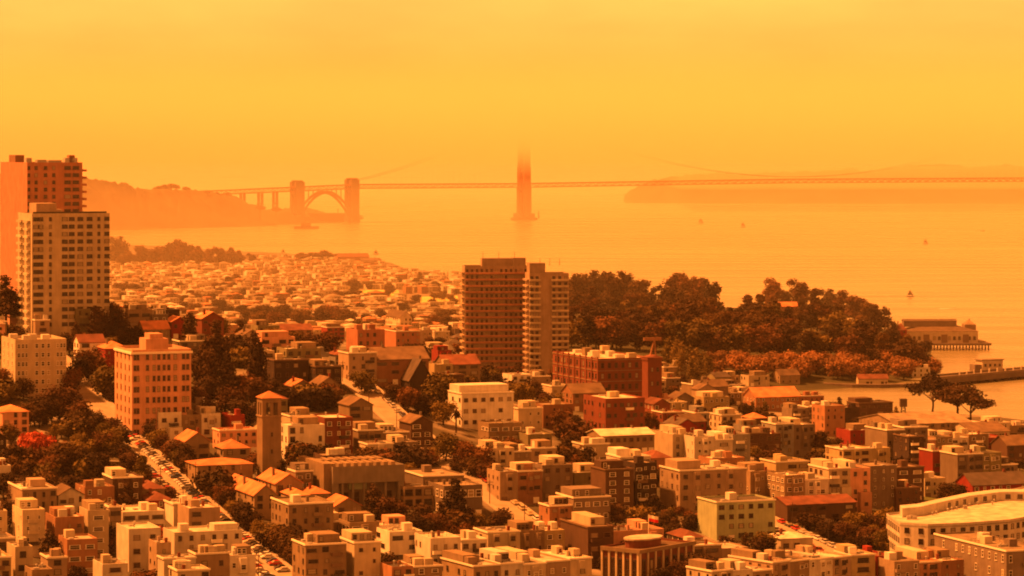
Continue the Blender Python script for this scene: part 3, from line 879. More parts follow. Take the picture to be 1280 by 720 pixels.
q = MB(); q.box(w * .30, w * .68, 6, 16, h - .1, h + 4.6); q.box(w * .38, w * .6, 7, 15, h + 4.6, h + 6.4); q.build('roof_house', 'wall_pink', r)
q = MB(); q.box(-.5, w + .5, -.5, -.003, h - .6, h + .2); q.box(-.5, -.003, -.003, 27, h - .6, h + .2); q.build('cornice', 'trim_white', r)

# ------------------------------------------------------------------ the bell tower of the art school
def bell_tower():
    X0, Y0 = (328 - CX) * 1085 / F, 1085.0
    zg = hgt(X0, Y0); w = 6.9; h = CAMH - (498 - HY) * Y0 / F - zg
    r = root('bell_tower', (X0, Y0, zg), E0); tag(r, 'square stucco bell tower with arched belfry openings and terracotta roof', 'bell tower')
    mb = MB(); mb.box(0, w, 0, w, -2, h - 6.2)
    for x0, x1 in ((0, 1.3), (2.9, 4.0), (5.6, w)):
        for y0, y1 in ((0, .8), (w - .8, w)): mb.box(x0, x1, y0, y1, h - 6.2, h - 1.6, skip=(0, 1))
    for y0, y1 in ((.8, 1.3), (2.9, 4.0), (5.6, w - .8)):
        for x0, x1 in ((0, .8), (w - .8, w)): mb.box(x0, x1, y0, y1, h - 6.2, h - 1.6, skip=(0, 1))
    mb.box(0, w, 0, w, h - 1.6, h)
    mb.build('wall', 'wall_tan', r)
    mb = MB(); hip(mb, w, w, h + .02, 2.3, .5); mb.build('roof', 'roof_tile', r)
    mb = MB(); mb.box(-.3, w + .3, -.3, w + .3, h - 6.6, h - 6.1); mb.build('belfry_sill', 'wall_tan', r)
    mb = MB(); mb.tube((w / 2, w / 2, h - 5), (w / 2, w / 2, h - 3.4), 1.0, .5, 10); mb.tube((w / 2, w / 2, h - 3.4), (w / 2, w / 2, h - 1.6), .1, .1, 4); mb.build('bell', 'metal_dark', r)
    for z in (h * .35, h * .55): put_window(r, 'dark', w * .5, -.003, z, .6, 1.4)
    FOOT.append((X0, Y0, 5, 5, 0))
bell_tower()

# ------------------------------------------------------------------ the concrete slab hall
def slab_hall():
    x0 = 416; Y0 = 1062.0; X0 = (x0 - CX) * Y0 / F; zg = hgt(X0, Y0)
    w = ((506 - CX) / F * Y0 - X0) / (EV[0] - (506 - CX) / F * EV[1]); h = CAMH - (586 - HY) * Y0 / F - zg; d = 34
    r = root('art_school_hall', (X0, Y0, zg), E0); tag(r, 'raw concrete hall with heavy overhanging band and rows of roof lights', 'school building')
    mb = MB(); mb.box(0, w, 0, d, h - 5.2, h + .6, skip=(1,)); mb.box(.3, w - .3, .3, d - .3, h - .4, h)
    mb.box(0, 2.2, .4, d, -3, h - 5.2); mb.box(w - 2.2, w, .4, d, -3, h - 5.2); mb.build('wall', 'wall_concrete', r)
    mb = MB(); mb.box(2.2, w - 2.2, 3.2, d - 1, -3, h - 5.2); mb.build('recessed_front', 'wall_taupe', r)
    for k, x in enumerate((3.4, 7.2, 11.2, 15.0, 19.0)):
        mb = MB(); mb.box(x, x + .7, .6, 1.4, -3, h - 5.2); mb.build('column', 'wall_concrete', r)
        put_window(r, 'dark', x + 2.1, 3.197, .5, 2.4, 4.2)
    mb = MB(); mb.box(6.5, 13, 2.6, 3.197, 5.5, 9.2); mb.build('panel', 'wall_green', r)
    for i in range(9):
        for j in range(2): put('roof_light', unit_box('wall_tan'), r, (w * (i + .6) / 9.6, 9 + j * 13, h - .01), None, (1.6, 9, 1.3))
    mb = MB(); mb.box(-2.6, -.003, 2, d - 2, -4, h + 1.6); mb.build('stair_tower', 'wall_tan', r)
    FOOT.append((X0 + 10, Y0 + 20, 18, 18, E0))
    # the lower wings that step down beside the street
    for k, (xa, xb, yt, hh, dd, wl, rf) in enumerate(((529, 580, 597, 9, 24, 'taupe', 'gravel'), (505, 553, 611, 7, 12, 'tan', 'gravel'), (555, 603, 611, 10, 18, 'taupe', 'gravel'))):
        house(xa, xb, yt, hh, dd, wl, rf, floors=2, ww=2.2, wh=2.4, clutter=2, name='school_wing', cat='school building',
              desc=['concrete school wing with tan flat roof beside the sloping street', 'low tan school wing half hidden by trees', 'concrete school wing with deep windows above the dark trees'][k], group='school wings')
slab_hall()

# ------------------------------------------------------------------ brick factory block, sign tower
def factory():
    Y0 = 1545.0; X0 = (748 - CX) * Y0 / F; zg = hgt(X0, Y0) ; h = CAMH - (450 - HY) * Y0 / F - zg
    w = ((812 - CX) / F * Y0 - X0) / (EV[0] - (812 - CX) / F * EV[1]); d = 62
    r = root('brick_factory', (X0, Y0, zg), E0); tag(r, 'old red brick factory block with rows of arched windows and cluttered roof', 'factory')
    mb = MB(); wall_box(mb, w, d, -8, h, .7); mb.build('wall', 'wall_brick', r)
    mb = MB(); mb.box(.3, w - .3, .3, d - .3, h - .4, h); mb.build('roof', 'roof_light', r)
    for f in range(4):
        for k in range(14): put_window(r, 'dark', -.003, 3 + k * 4.2, f * h / 4 + 1.3, 1.8, 2.5, True)
        for k in range(7): put_window(r, 'dark', 2.2 + k * 3.7, -.003, f * h / 4 + 1.3, 1.6, 2.5)
    for f in range(1, 5):
        q = MB(); q.box(-.3, -.003, 0, d, f * h / 4 - .35, f * h / 4); q.box(-.3, w, -.3, -.003, f * h / 4 - .35, f * h / 4); q.build('string_course', 'wall_tan', r)
    for k in range(8):
        q = MB(); q.box(-.45, -.003, k * d / 8, k * d / 8 + 1.1, 0, h + 1.4); q.build('pilaster', 'wall_brick', r)
    for k in range(9):
        rr = random.Random(k); put('roof_house', unit_box('wall_' + rr.choice(['white', 'cream', 'tan'])), r, (rr.uniform(3, w - 3), 4 + k * 6.4, h - .02), None, (rr.uniform(3, 6), rr.uniform(3, 5), rr.uniform(1.6, 4.2)))
    FOOT.append((X0, Y0 + 30, 20, 34, E0))
    house(768, 812, 463, 12, 30, 'brick', 'light', floors=3, cols=9, wh=2, desc='lower red brick factory wing with pale roof', name='factory_wing', cat='factory', trim='dark', group='factory buildings', clutter=5)
    # tower carrying the roof sign
    Y1 = 1515.0; X1 = (810 - CX) * Y1 / F; z1 = hgt(X1, Y1); h1 = CAMH - (447 - HY) * Y1 / F - z1
    t = root('sign_tower', (X1, Y1, z1), E0); tag(t, 'square red brick tower carrying a leaning steel sign frame', 'tower')
    mb = MB(); mb.box(0, 7.4, 0, 7.4, -4, h1); mb.box(-.4, 7.8, -.4, 7.8, h1 - 1.4, h1 - .4); mb.build('wall', 'wall_brick', t)
    for z in (h1 * .25, h1 * .5, h1 * .75):
        for x in (2.2, 5.2): put_window(t, 'dark', x, -.003, z, 1.2, 2.0)
    mb = MB(); mb.tube((2.6, 3.6, h1 - .2), (5.0, 3.6, h1 + 8.5), .55, .4, 6); mb.tube((5.8, 3.6, h1 - .2), (5.0, 3.6, h1 + 8.5), .4, .35, 6); mb.build('sign_mast', 'wall_orange', t)
    mb = MB(); mb.box(-.8, 8.6, 3.2, 4.0, h1 + 8.0, h1 + 9.6); mb.build('sign_board', 'wall_orange', t)
    mb = MB(); hip(mb, 7.4, 7.4, h1 + .01, 1.5, .3); mb.build('roof', 'roof_comp', t)
factory()

# ------------------------------------------------------------------ crescent and polygon-shaped buildings
def poly_building(name, pts, zroof, wall, roof, desc, cat='apartment building', floors=3, ridge=None, trim='brown', par=.8, wp=3.4):
    """pts: roof outline as pixels at roof height, counter-clockwise from above"""
    P = [((x - CX) * (CAMH - zroof) / (y - HY), F * (CAMH - zroof) / (y - HY)) for x, y in pts]
    ox, oy = P[0]; zg = min(hgt(*p) for p in P)
    r = root(name, (ox, oy, zg)); tag(r, desc, cat)
    L_ = [(x - ox, y - oy) for x, y in P]; h = zroof - zg
    mb = MB(); mb.prism(L_, -1, h + par, top=False, bottom=False)
    cx_, cy_ = sum(p[0] for p in L_) / len(L_), sum(p[1] for p in L_) / len(L_)
    mb.build('wall', 'wall_' + wall, r)
    mb = MB(); mb.prism(L_, h - .5, h, bottom=False); mb.build('roof', 'roof_' + roof, r)
    n = len(L_)
    for i in range(n):
        a, b = L_[i], L_[(i + 1) % n]; ln = math.hypot(b[0] - a[0], b[1] - a[1])
        nx, ny = (b[1] - a[1]) / ln, -(b[0] - a[0]) / ln
        if ny > .3 or ln < 4: continue
        th = math.atan2(b[1] - a[1], b[0] - a[0]); k = max(1, int(ln / wp))
        for c in range(k):
            t = (c + .5) / k
            for f in range(floors):
                put('window', window_mesh(trim), r, (a[0] + (b[0] - a[0]) * t + nx * .004, a[1] + (b[1] - a[1]) * t + ny * .004, f * h / floors + h / floors * .28), th, (1.7, 1, h / floors * .5))
    FOOT.append((ox + cx_, oy + cy_, 30, 25, 0))
    return r, L_, h
r, L_, h = poly_building('crescent_building', [(1125, 656), (1160, 658), (1210, 656), (1262, 652), (1330, 640), (1345, 612), (1300, 606), (1250, 617), (1190, 631), (1140, 641), (1108, 644)], 24, 'white', 'light',
    'white crescent-shaped building with a raised curving roof edge', floors=4, trim='dark')
q = MB()
arc = [(1128, 647), (1150, 645), (1180, 638), (1212, 631), (1250, 626), (1300, 626), (1340, 634)]
z2 = 24.0
A = [((x - CX) * (CAMH - z2) / (y - HY) - r.location.x, F * (CAMH - z2) / (y - HY) - r.location.y) for x, y in arc]
for (xa, ya), (xb, yb) in zip(A, A[1:]):
    q.hexa([(xa, ya, h - .05), (xb, yb, h - .05), (xb, yb + 7, h - .05), (xa, ya + 7, h - .05), (xa, ya, h + 3.2), (xb, yb, h + 3.2), (xb, yb + 7, h + 3.4), (xa, ya + 7, h + 3.4)])
q.build('raised_storey', 'wall_white', r)
for (xa, ya), (xb, yb) in zip(A[2:], A[3:]):
    th = math.atan2(yb - ya, xb - xa)
    for t in (.2, .5, .8): put('window', window_mesh('dark'), r, (xa + (xb - xa) * t, ya + (yb - ya) * t - .02, h + .8), th, (1.8, 1, 1.5))
for k in range(16):
    rr = random.Random(k + 40)
    t = rr.uniform(0, 5.9); i = int(t); t -= i
    put('vent' if k % 3 else 'skylight', vent_mesh() if k % 3 else unit_box('metal_grey'), r, (A[i][0] + (A[i + 1][0] - A[i][0]) * t, A[i][1] + (A[i + 1][1] - A[i][1]) * t - rr.uniform(2, 8), h - .02), None, (1.4, 1.4, 1.2))

COLUMBUS = 50
# (x0, x1, ytop, height, depth, wall, roof, options)
HOUSES = [
 # bottom left cluster
 (28, 71, 614, 10, 22, 'peach', 'light', dict(floors=3, pent=(.35, .8, .3, .6, 2.6))), (28, 56, 640, 13.5, 15, 'cream', 'light', dict(floors=4, cols=2)), (-24, 9, 642, 10, 14, 'cream', 'light', {}),
 (69, 105, 650, 12, 14, 'orange', 'light', dict(floors=3, pent=(.1, .6, .4, .9, 2.5))), (110, 136, 641, 14, 12, 'cream', 'gravel', dict(floors=4)), (137, 152, 636, 13, 12, 'peach', 'gravel', dict(floors=4)),
 (153, 206, 643, 9, 18, 'white', 'light', dict(floors=3)), (73, 105, 621, 7, 14, 'white', 'brownroof', dict(style='gable')), (106, 143, 612, 8, 14, 'orange', 'gravel', {}),
 (141, 178, 600, 11, 14, 'brown', 'light', dict(bays=2, trim='white', cornice='white')), (177, 206, 612, 6, 12, 'tan', 'comp', dict(style='hip')), (186, 216, 626, 5.5, 12, 'red', 'comp', dict(style='hip')),
 (84, 122, 678, 10.5, 12, 'orange', 'light', {}), (103, 127, 696, 6, 8, 'tan', 'gravel', {}), (161, 201, 664, 12.5, 16, 'white', 'light', dict(floors=3, trim='brown')),
 (-14, 14, 699, 9, 14, 'yellow', 'light', {}), (19, 41, 687, 11, 12, 'cream', 'light', {}), (-16, 18, 676, 9, 12, 'peach', 'gravel', {}), (205, 320, 695, 9, 9, 'cream', 'light', dict(floors=2, cols=8, clutter=5, southw=False)),
 (218, 303, 668, 9, 14, 'white', 'light', dict(cols=6, pent=(.6, .95, .1, .5, 2.4))), (236, 275, 638, 9.5, 14, 'peach', 'light', {}), (217, 240, 632, 7, 14, 'white', 'light', {}), (60, 84, 700, 8, 10, 'peach', 'light', {}),
 (128, 160, 708, 8, 12, 'white', 'gravel', {}), (196, 214, 682, 11, 10, 'peach', 'light', {}), (222, 262, 715, 8, 10, 'cream', 'light', {}), (40, 66, 715, 7, 10, 'tan', 'gravel', {}),
 # left slope
 (3, 36, 516, 8, 14, 'pink', 'tile', dict(style='hip', wh=2.2, trim='brown', rise=2)), (-20, 14, 462, 7, 12, 'tan', 'gravel', {}), (198, 276, 517, 9, 12, 'cream', 'light', dict(floors=2, cols=9, trim='brown')),
 (184, 270, 505, 10, 16, 'taupe', 'light', dict(floors=2, cols=7)), (67, 92, 388, 9, 12, 'pink', 'gravel', {}), (95, 113, 388, 13, 12, 'olive', 'gravel', {}), (160, 190, 389, 11, 14, 'tan', 'brownroof', {}),
 (190, 210, 395, 10, 12, 'taupe', 'gravel', {}), (180, 212, 412, 7, 12, 'tan', 'tile', dict(style='side')), (44, 62, 402, 8, 10, 'peach', 'light', {}), (225, 262, 428, 8, 12, 'taupe', 'gravel', {}),
 # around the bell tower
 (288, 306, 521, 8, 12, 'red', 'light', {}), (275, 322, 540, 8, 10, 'pink', 'tile', dict(cols=5)), (232, 262, 553, 7, 14, 'tan', 'tile', dict(style='gable', rise=3)), (279, 312, 562, 6, 12, 'peach', 'tile', dict(style='hip')),
 (247, 316, 582, 8.5, 16, 'tan', 'tile', dict(style='hip', rise=1.6, cols=7, wh=2.2, desc='long terracotta-roofed cloister wing beside the steep street', name='school_wing', cat='school building')),
 (318, 346, 619, 8, 38, 'tan', 'tile', dict(style='gable', rise=3.2, wh=2.6, southw=True, desc='terracotta gabled school hall with tall side windows on the steep street', name='school_wing', cat='school building')),
 (345, 378, 606, 9, 22, 'tan', 'tile', dict(style='gable', rise=3, desc='smaller terracotta gabled hall behind the tan brick apartment house', name='school_wing', cat='school building')),
 (364, 386, 620, 8, 12, 'peach', 'tile', dict(style='hip')), (388, 412, 618, 8, 12, 'tan', 'tile', dict(style='hip')),
 (361, 417, 632, 14, 20, 'tan', 'gravel', dict(floors=4, cols=4, southw=True, trim='dark', desc='four-storey tan brick apartment house on the street corner', cornice=True, cat='apartment building', name='apartment_house')),
 (360, 406, 534, 13, 14, 'white', 'light', dict(floors=4, wh=2)), (363, 393, 522, 12, 14, 'cream', 'gravel', {}), (406, 441, 525, 14, 18, 'brick', 'light', dict(floors=4, trim='white')),
 (398, 425, 482, 8, 12, 'tan', 'brownroof', dict(style='gable', rise=3)), (366, 391, 484, 7, 12, 'taupe', 'tile', dict(style='gable')), (437, 466, 508, 8, 14, 'tan', 'brownroof', dict(style='gable')),
 (343, 386, 452, 11, 14, 'dark', 'gravel', dict(trim='brown')), (395, 427, 460, 10, 14, 'dark', 'gravel', dict(trim='brown')), (330, 343, 441, 12, 14, 'cream', 'light', {}), (358, 401, 438, 9, 14, 'olive', 'light', {}),
 (327, 369, 424, 9, 14, 'pink', 'gravel', {}), (304, 327, 420, 7, 12, 'cream', 'brownroof', dict(style='gable')), (352, 391, 413, 8, 14, 'orange', 'comp', dict(style='side')), (409, 431, 410, 9, 14, 'red', 'comp', {}),
 (447, 481, 414, 14, 16, 'salmon', 'gravel', dict(floors=4, desc='left of two plain salmon blocks below the flat district', southw=False)), (495, 525, 415, 14, 22, 'salmon', 'gravel', dict(floors=4, desc='broad plain salmon block with a recessed south end', southw=False)),
 (500, 515, 397, 13, 34, 'cream', 'brownroof', dict(style='gable', rise=4.5, desc='cream church with a steep long brown roof', name='church', cat='church')), (543, 562, 415, 8, 12, 'cream', 'gravel', {}),
 (436, 471, 444, 11, 14, 'peach', 'gravel', {}), (469, 536, 450, 10, 16, 'orange', 'brownroof', dict(style='side', cols=9)), (512, 541, 476, 7, 16, 'dark', 'slate', dict(style='gable', rise=8)), (556, 600, 456, 8, 14, 'tan', 'comp', dict(style='side')), (543, 566, 457, 8, 10, 'yellow', 'light', {}),
 # centre
 (577, 642, 493, 13, 16, 'white', 'light', dict(floors=3, cols=6, ww=1.7, pent=(.02, .97, .25, .95, 3.2), desc='white stepped apartment house with set-back top storey', cat='apartment building', name='apartment_house', trim='brown')),
 (448, 511, 540, 7, 14, 'peach', 'light', dict(cols=5)), (460, 523, 553, 9, 10, 'tan', 'gravel', dict(cols=6)), (514, 541, 530, 9, 14, 'brown', 'brownroof', dict(style='gable')), (404, 442, 572, 9, 12, 'brown', 'gravel', {}),
 (611, 653, 531, 7, 12, 'tan', 'gravel', {}), (648, 678, 512, 7, 12, 'cream', 'gravel', {}), (679, 716, 508, 9, 14, 'orange', 'gravel', {}), (612, 695, 564, 8, 14, 'cream', 'light', dict(cols=7)),
 (757, 806, 500, 17, 24, 'brick', 'light', dict(floors=4, cols=6, trim='dark', desc='dark-red brick warehouse with a pale parapet', name='warehouse', cat='warehouse')), (716, 757, 492, 8, 14, 'orange', 'brownroof', dict(style='side')),
 (625, 678, 590, 11, 14, 'orange', 'gravel', dict(bays=2)), (678, 716, 585, 12, 16, 'taupe', 'gravel', dict(ww=2)), (718, 756, 594, 9, 14, 'olive', 'light', {}), (757, 792, 589, 15, 14, 'brown', 'gravel', dict(ww=2.4, trim='white', cols=2)),
 (794, 821, 582, 16, 14, 'dark', 'gravel', dict(trim='white', cols=3)), (850, 933, 590, 15, 18, 'peach', 'light', dict(floors=4, cols=6, pent=(.05, .4, .3, .9, 3.2), desc='large pale peach apartment house with bay fronts above the brushy lot', bays=2, cat='apartment building', name='apartment_house')),
 (889, 931, 575, 8, 12, 'orange', 'light', {}), (868, 938, 548, 10, 16, 'white', 'light', dict(cols=6)), (841, 866, 545, 9, 22, 'cream', 'light', {}), (752, 818, 546, 7, 16, 'tan', 'light', dict(style='side', rise=2)), (934, 976, 543, 9, 14, 'dark', 'light', {}),
 (730, 762, 557, 7, 12, 'cream', 'gravel', {}), (776, 813, 573, 10, 14, 'white', 'light', dict(pent=(0, .45, .3, .9, 3))), (813, 839, 573, 8, 12, 'orange', 'comp', dict(style='hip')), (717, 763, 624, 12, 16, 'taupe', 'gravel', dict(floors=3, cols=4, ww=1.7, trim='white')),
 (687, 716, 634, 9, 10, 'orange', 'comp', dict(bays=1)), (735, 767, 661, 13, 24, 'brown', 'gravel', dict(floors=3, cols=2, ww=2.6, cornice=True, southw=False, trim='brown')), (767, 830, 664, 7, 12, 'pink', 'gravel', dict(cols=5)),
 (538, 576, 676, 13, 15, 'white', 'light', dict(floors=3, cols=3, trim='brown')), (577, 609, 677, 10, 13, 'white', 'light', dict(cols=3)), (610, 650, 668, 10, 13, 'cream', 'gravel', dict(bays=2)), (650, 681, 667, 10, 13, 'tan', 'gravel', dict(bays=2)), (681, 706, 666, 10, 13, 'yellow', 'light', dict(cols=2)),
 (487, 528, 668, 12, 13, 'white', 'light', dict(cols=3)), (443, 476, 680, 14, 16, 'cream', 'tar', dict(cols=2, southw=False)), (382, 433, 683, 13, 14, 'tan', 'gravel', dict(cols=3)), (437, 514, 656, 9, 12, 'peach', 'light', dict(cols=6, clutter=6)),
 (490, 553, 712, 8, 12, 'orange', 'gravel', {}), (592, 740, 708, 9, 24, 'cream', 'light', dict(cols=14, floors=2, ang=28, clutter=8, cornice=True)), (415, 440, 655, 6, 10, 'tan', 'gravel', {}),
 (896, 969, 629, 13, 16, 'green', 'tar', dict(floors=4, cols=6, ww=2, trim='dark', desc='pale green four-storey house with white bands beside the ramped street', cornice=True, southw=False)),
 # right
 (970, 1019, 530, 13, 16, 'taupe', 'light', dict(bays=2)), (1031, 1056, 509, 14, 14, 'orange', 'gravel', dict(cols=3)), (990, 1031, 509, 10, 14, 'brown', 'light', {}), (1056, 1074, 511, 10, 12, 'dark', 'gravel', {}),
 (1074, 1116, 505, 10, 14, 'brown', 'tar', dict(pent=(0, .5, .3, .9, 2.5))), (1063, 1091, 540, 9, 14, 'red', 'comp', {}), (1109, 1160, 535, 15, 22, 'taupe', 'light', dict(bays=2, floors=4)), (1136, 1155, 547, 13, 14, 'dark', 'gravel', {}),
 (1153, 1191, 548, 11, 16, 'pink', 'light', {}), (1188, 1236, 546, 9, 16, 'cream', 'light', {}), (1235, 1300, 549, 8, 18, 'red', 'comp', {}), (1259, 1292, 557, 9, 14, 'brown', 'brownroof', dict(style='side')), (1166, 1184, 565, 11, 12, 'red', 'gravel', {}),
 (1197, 1252, 567, 14, 18, 'tan', 'gravel', dict(floors=4)), (1218, 1272, 583, 9, 14, 'tan', 'gravel', {}), (1054, 1113, 560, 10, 16, 'yellow', 'light', {}), (970, 1011, 579, 9, 14, 'yellow', 'gravel', {}), (981, 1036, 599, 12, 16, 'cream', 'light', dict(bays=2, floors=4)),
 (1036, 1088, 586, 16, 16, 'peach', 'light', dict(floors=5, cols=5)), (1088, 1121, 585, 15, 16, 'taupe', 'gravel', dict(trim='white', floors=5)), (1121, 1155, 586, 13, 14, 'brown', 'gravel', dict(trim='white')), (1156, 1182, 600, 7, 10, 'cream', 'gravel', {}),
 (938, 968, 592, 11, 14, 'tan', 'gravel', dict(bays=2)), (1216, 1285, 607, 6, 14, 'red', 'slate', dict(style='side', rise=4, trim='white', desc='dark red house with white dormers and dark pitched roof', cols=7)), (984, 1070, 632, 6, 16, 'brown', 'comp', dict(style='side', rise=2, cols=8)),
 (1258, 1310, 691, 14, 47, 'taupe', 'gravel', dict(floors=3, cols=5, southw=True, trim='white', wh=2.2, desc='long taupe commercial block with pilastered side below the white crescent', cornice=True, clutter=8, name='commercial_block', cat='building')),
 (1064, 1094, 696, 9, 12, 'yellow', 'light', dict(cols=1, ww=4)), (1095, 1116, 698, 8, 14, 'red', 'comp', {}), (1118, 1205, 706, 8, 22, 'orange', 'tile', dict(cols=7, clutter=6)), (1205, 1250, 712, 6, 14, 'dark', 'slate', dict(style='side')),
 (966, 1064, 706, 9, 20, 'cream', 'tile', dict(ang=38, cols=9, bays=4, clutter=6)), (890, 965, 716, 8, 14, 'cream', 'gravel', dict(ang=34, cols=6)), (976, 1016, 674, 4.5, 12, 'cream', 'light', dict(style='hip', rise=1.5, wins=True)), (864, 936, 684, 6, 14, 'orange', 'light', dict(cols=4)),
 (830, 868, 459, 7, 16, 'olive', 'gravel', {}), (815, 850, 475, 7, 16, 'tan', 'light', {}), (902, 926, 520, 9, 14, 'cream', 'gravel', {}), (880, 912, 498, 7, 14, 'yellow', 'light', {}), (912, 945, 490, 7, 14, 'cream', 'light', {}), (945, 1000, 497, 7, 16, 'orange', 'tile', dict(style='side')),
 (1000, 1030, 496, 6, 12, 'salmon', 'gravel', {}), (936, 962, 471, 6, 12, 'cream', 'gravel', {}), (975, 1000, 470, 5, 12, 'tan', 'brownroof', dict(style='side')), (640, 688, 470, 8, 14, 'cream', 'light', {}), (690, 740, 483, 8, 14, 'white', 'light', {}), (560, 580, 470, 7, 12, 'brown', 'gravel', {}),
 (1230, 1262, 530, 7, 14, 'cream', 'light', {}), (1262, 1300, 532, 6, 14, 'tan', 'gravel', {}), (1120, 1150, 612, 8, 10, 'brown', 'gravel', {}), (902, 935, 556, 8, 12, 'tan', 'light', {}), (660, 690, 545, 7, 12, 'olive', 'light', {}),
]
NEAR_TONES = dict(white=['white', 'cream', 'grey', 'white'], cream=['cream', 'white', 'tan', 'peach'], peach=['peach', 'cream', 'pink', 'tan'], orange=['orange', 'tan', 'peach'], tan=['tan', 'taupe', 'cream', 'olive'],
                  taupe=['taupe', 'tan', 'brown', 'grey'], brown=['brown', 'taupe', 'dark'], dark=['dark', 'brown'], yellow=['yellow', 'cream', 'tan'], olive=['olive', 'tan', 'cream'], pink=['pink', 'peach', 'tan'])
for x0, x1, yt, hh, dd, wl, rf, op in HOUSES:
    wtot = locate(x0, x1, yt, hh, E0 if 'ang' not in op else math.radians(op['ang']))[2]
    n = int(wtot / 7.5)
    if 'desc' in op or op.get('style', 'flat') != 'flat' or n < 2 or 'pent' in op:
        house(x0, x1, yt, hh, dd, wl, rf, **op); continue
    # a wide front is a run of separate houses, each with its own height, depth and colour
    rr = random.Random(x0 * 31 + yt); cuts = [0] + sorted((k + rr.uniform(-.16, .16)) / n for k in range(1, n)) + [1]
    o2 = {k: v for k, v in op.items() if k not in ('cols', 'bays', 'clutter')}
    X0, Y0, w_ = locate(x0, x1, yt, hh, E0 if 'ang' not in op else math.radians(op['ang'])); (ex, ey), _ = frame_dirs(E0 if 'ang' not in op else math.radians(op['ang']))
    g0 = hgt(X0, Y0)
    for k in range(n):
        xa, ya = X0 + ex * w_ * cuts[k], Y0 + ey * w_ * cuts[k]
        house(0, 0, 0, max(3.5, hh + g0 - hgt(xa, ya) + rr.uniform(-1.4, .5)), dd * rr.uniform(.8, 1.15), rr.choice(NEAR_TONES.get(wl, [wl])), rr.choice([rf, rf, 'gravel', 'light', 'tar']), at=(xa, ya, w_ * (cuts[k + 1] - cuts[k]) - .06), bays=1 if op.get('bays') or rr.random() < .45 else 0, **o2)

# columned brick hall on the diagonal avenue
def columned_hall():
    a = math.radians(COLUMBUS); zt = 24.0
    Y0 = F * (CAMH - zt) / (690 - HY); X0 = (799 - CX) * Y0 / F
    (ex, ey), (bx, by) = frame_dirs(a); k = (867 - CX) / F
    w = (k * Y0 - X0) / (ex - k * ey); d = 15; zg = hgt(X0, Y0); h = zt - zg
    r = root('columned_hall', (X0, Y0, zg), a); tag(r, 'dark red brick hall with pale pilasters and a round-topped roof house', 'hall')
    mb = MB(); wall_box(mb, w, d, -2, h, .6); mb.build('wall', 'wall_brick', r)
    mb = MB(); mb.box(.3, w - .3, .3, d - .3, h - .3, h); mb.build('roof', 'roof_brownroof', r)
    mb = MB(); mb.box(-.6, w + .6, -.6, -.003, h - .5, h + .7); mb.box(-.6, -.003, -.003, d, h - .5, h + .7); mb.build('cornice', 'wall_tan', r)
    for i in range(8):
        mb = MB(); x = i * (w - .7) / 7; mb.box(x, x + .7, -.35, -.003, -1, h - .5); mb.build('pilaster', 'wall_cream', r)
        if i < 7: put_window(r, 'dark', x + (w - .7) / 14 + .35, -.003, 1.5, 1.7, h - 4)
    for i in range(6):
        mb = MB(); y = i * (d - .7) / 5; mb.box(-.35, -.003, y, y + .7, -1, h - .5); mb.build('pilaster', 'wall_cream', r)
        if i < 5: put_window(r, 'dark', -.003, y + (d - .7) / 10 + .35, 1.5, 1.3, h - 4, True)
    mb = MB(); pl = [(w * .45 + w * .26 * math.cos(t), d * .55 + d * .3 * math.sin(t)) for t in [2 * math.pi * j / 16 for j in range(16)]]
    mb.prism(pl, h - .1, h + 2.4); mb.build('roof_house', 'wall_brick', r)
    mb = MB(); pl = [(w * .45 + w * .28 * math.cos(t), d * .55 + d * .33 * math.sin(t)) for t in [2 * math.pi * j / 16 for j in range(16)]]
    mb.prism(pl, h + 2.4, h + 2.9); mb.build('roof_house_lid', 'roof_light', r)
    FOOT.append((X0, Y0 + 12, 16, 16, 0))
    X1, Y1 = solve(848, 683, 0); X1, Y1 = X0 + ex * w * .72 + bx * d * .8, Y0 + ey * w * .72 + by * d * .8
    f = root('flagpole', (X1, Y1, zg + h - .1)); tag(f, 'white flagpole with a red and white flag on the columned brick hall', 'flagpole')
    mb = MB(); mb.tube((0, 0, 0), (0, 0, 9), .16, .1, 6); mb.build('pole', 'trim_white', f)
    mb = MB()
    for i in range(6):
        xa, xb = .1 + i * .5, .1 + (i + 1) * .5; ya, yb = .25 * math.sin(i * 1.2), .25 * math.sin((i + 1) * 1.2)
        for j in range(2):
            z0, z1 = 6.9 + j * 1.0 - i * .1, 7.9 + j * 1.0 - i * .1
            mb.hexa([(xa, ya, z0), (xb, yb, z0 - .1), (xb, yb + .04, z0 - .1), (xa, ya + .04, z0), (xa, ya, z1), (xb, yb, z1 - .1), (xb, yb + .04, z1 - .1), (xa, ya + .04, z1)], j)
    mb.build('flag', ['flag_red', 'trim_white'], f)
columned_hall()
# long wharf roofs behind the right-hand houses
for k, (x0, x1, yt, hh, dd, sty, wl, rf, ds) in enumerate(((1122, 1215, 531, 8, 40, 'side', 'tan', 'gravel', 'long low wharf warehouse with wide tan roof before the cypresses'), (1216, 1262, 541, 7, 26, 'side', 'cream', 'brownroof', 'wharf shed with brown pitched roof at the cove edge'))):
    house(x0, x1, yt, hh, dd, wl, rf, style=sty, rise=3.5, cols=14, desc=ds, name='warehouse', cat='warehouse', group='wharf warehouses')

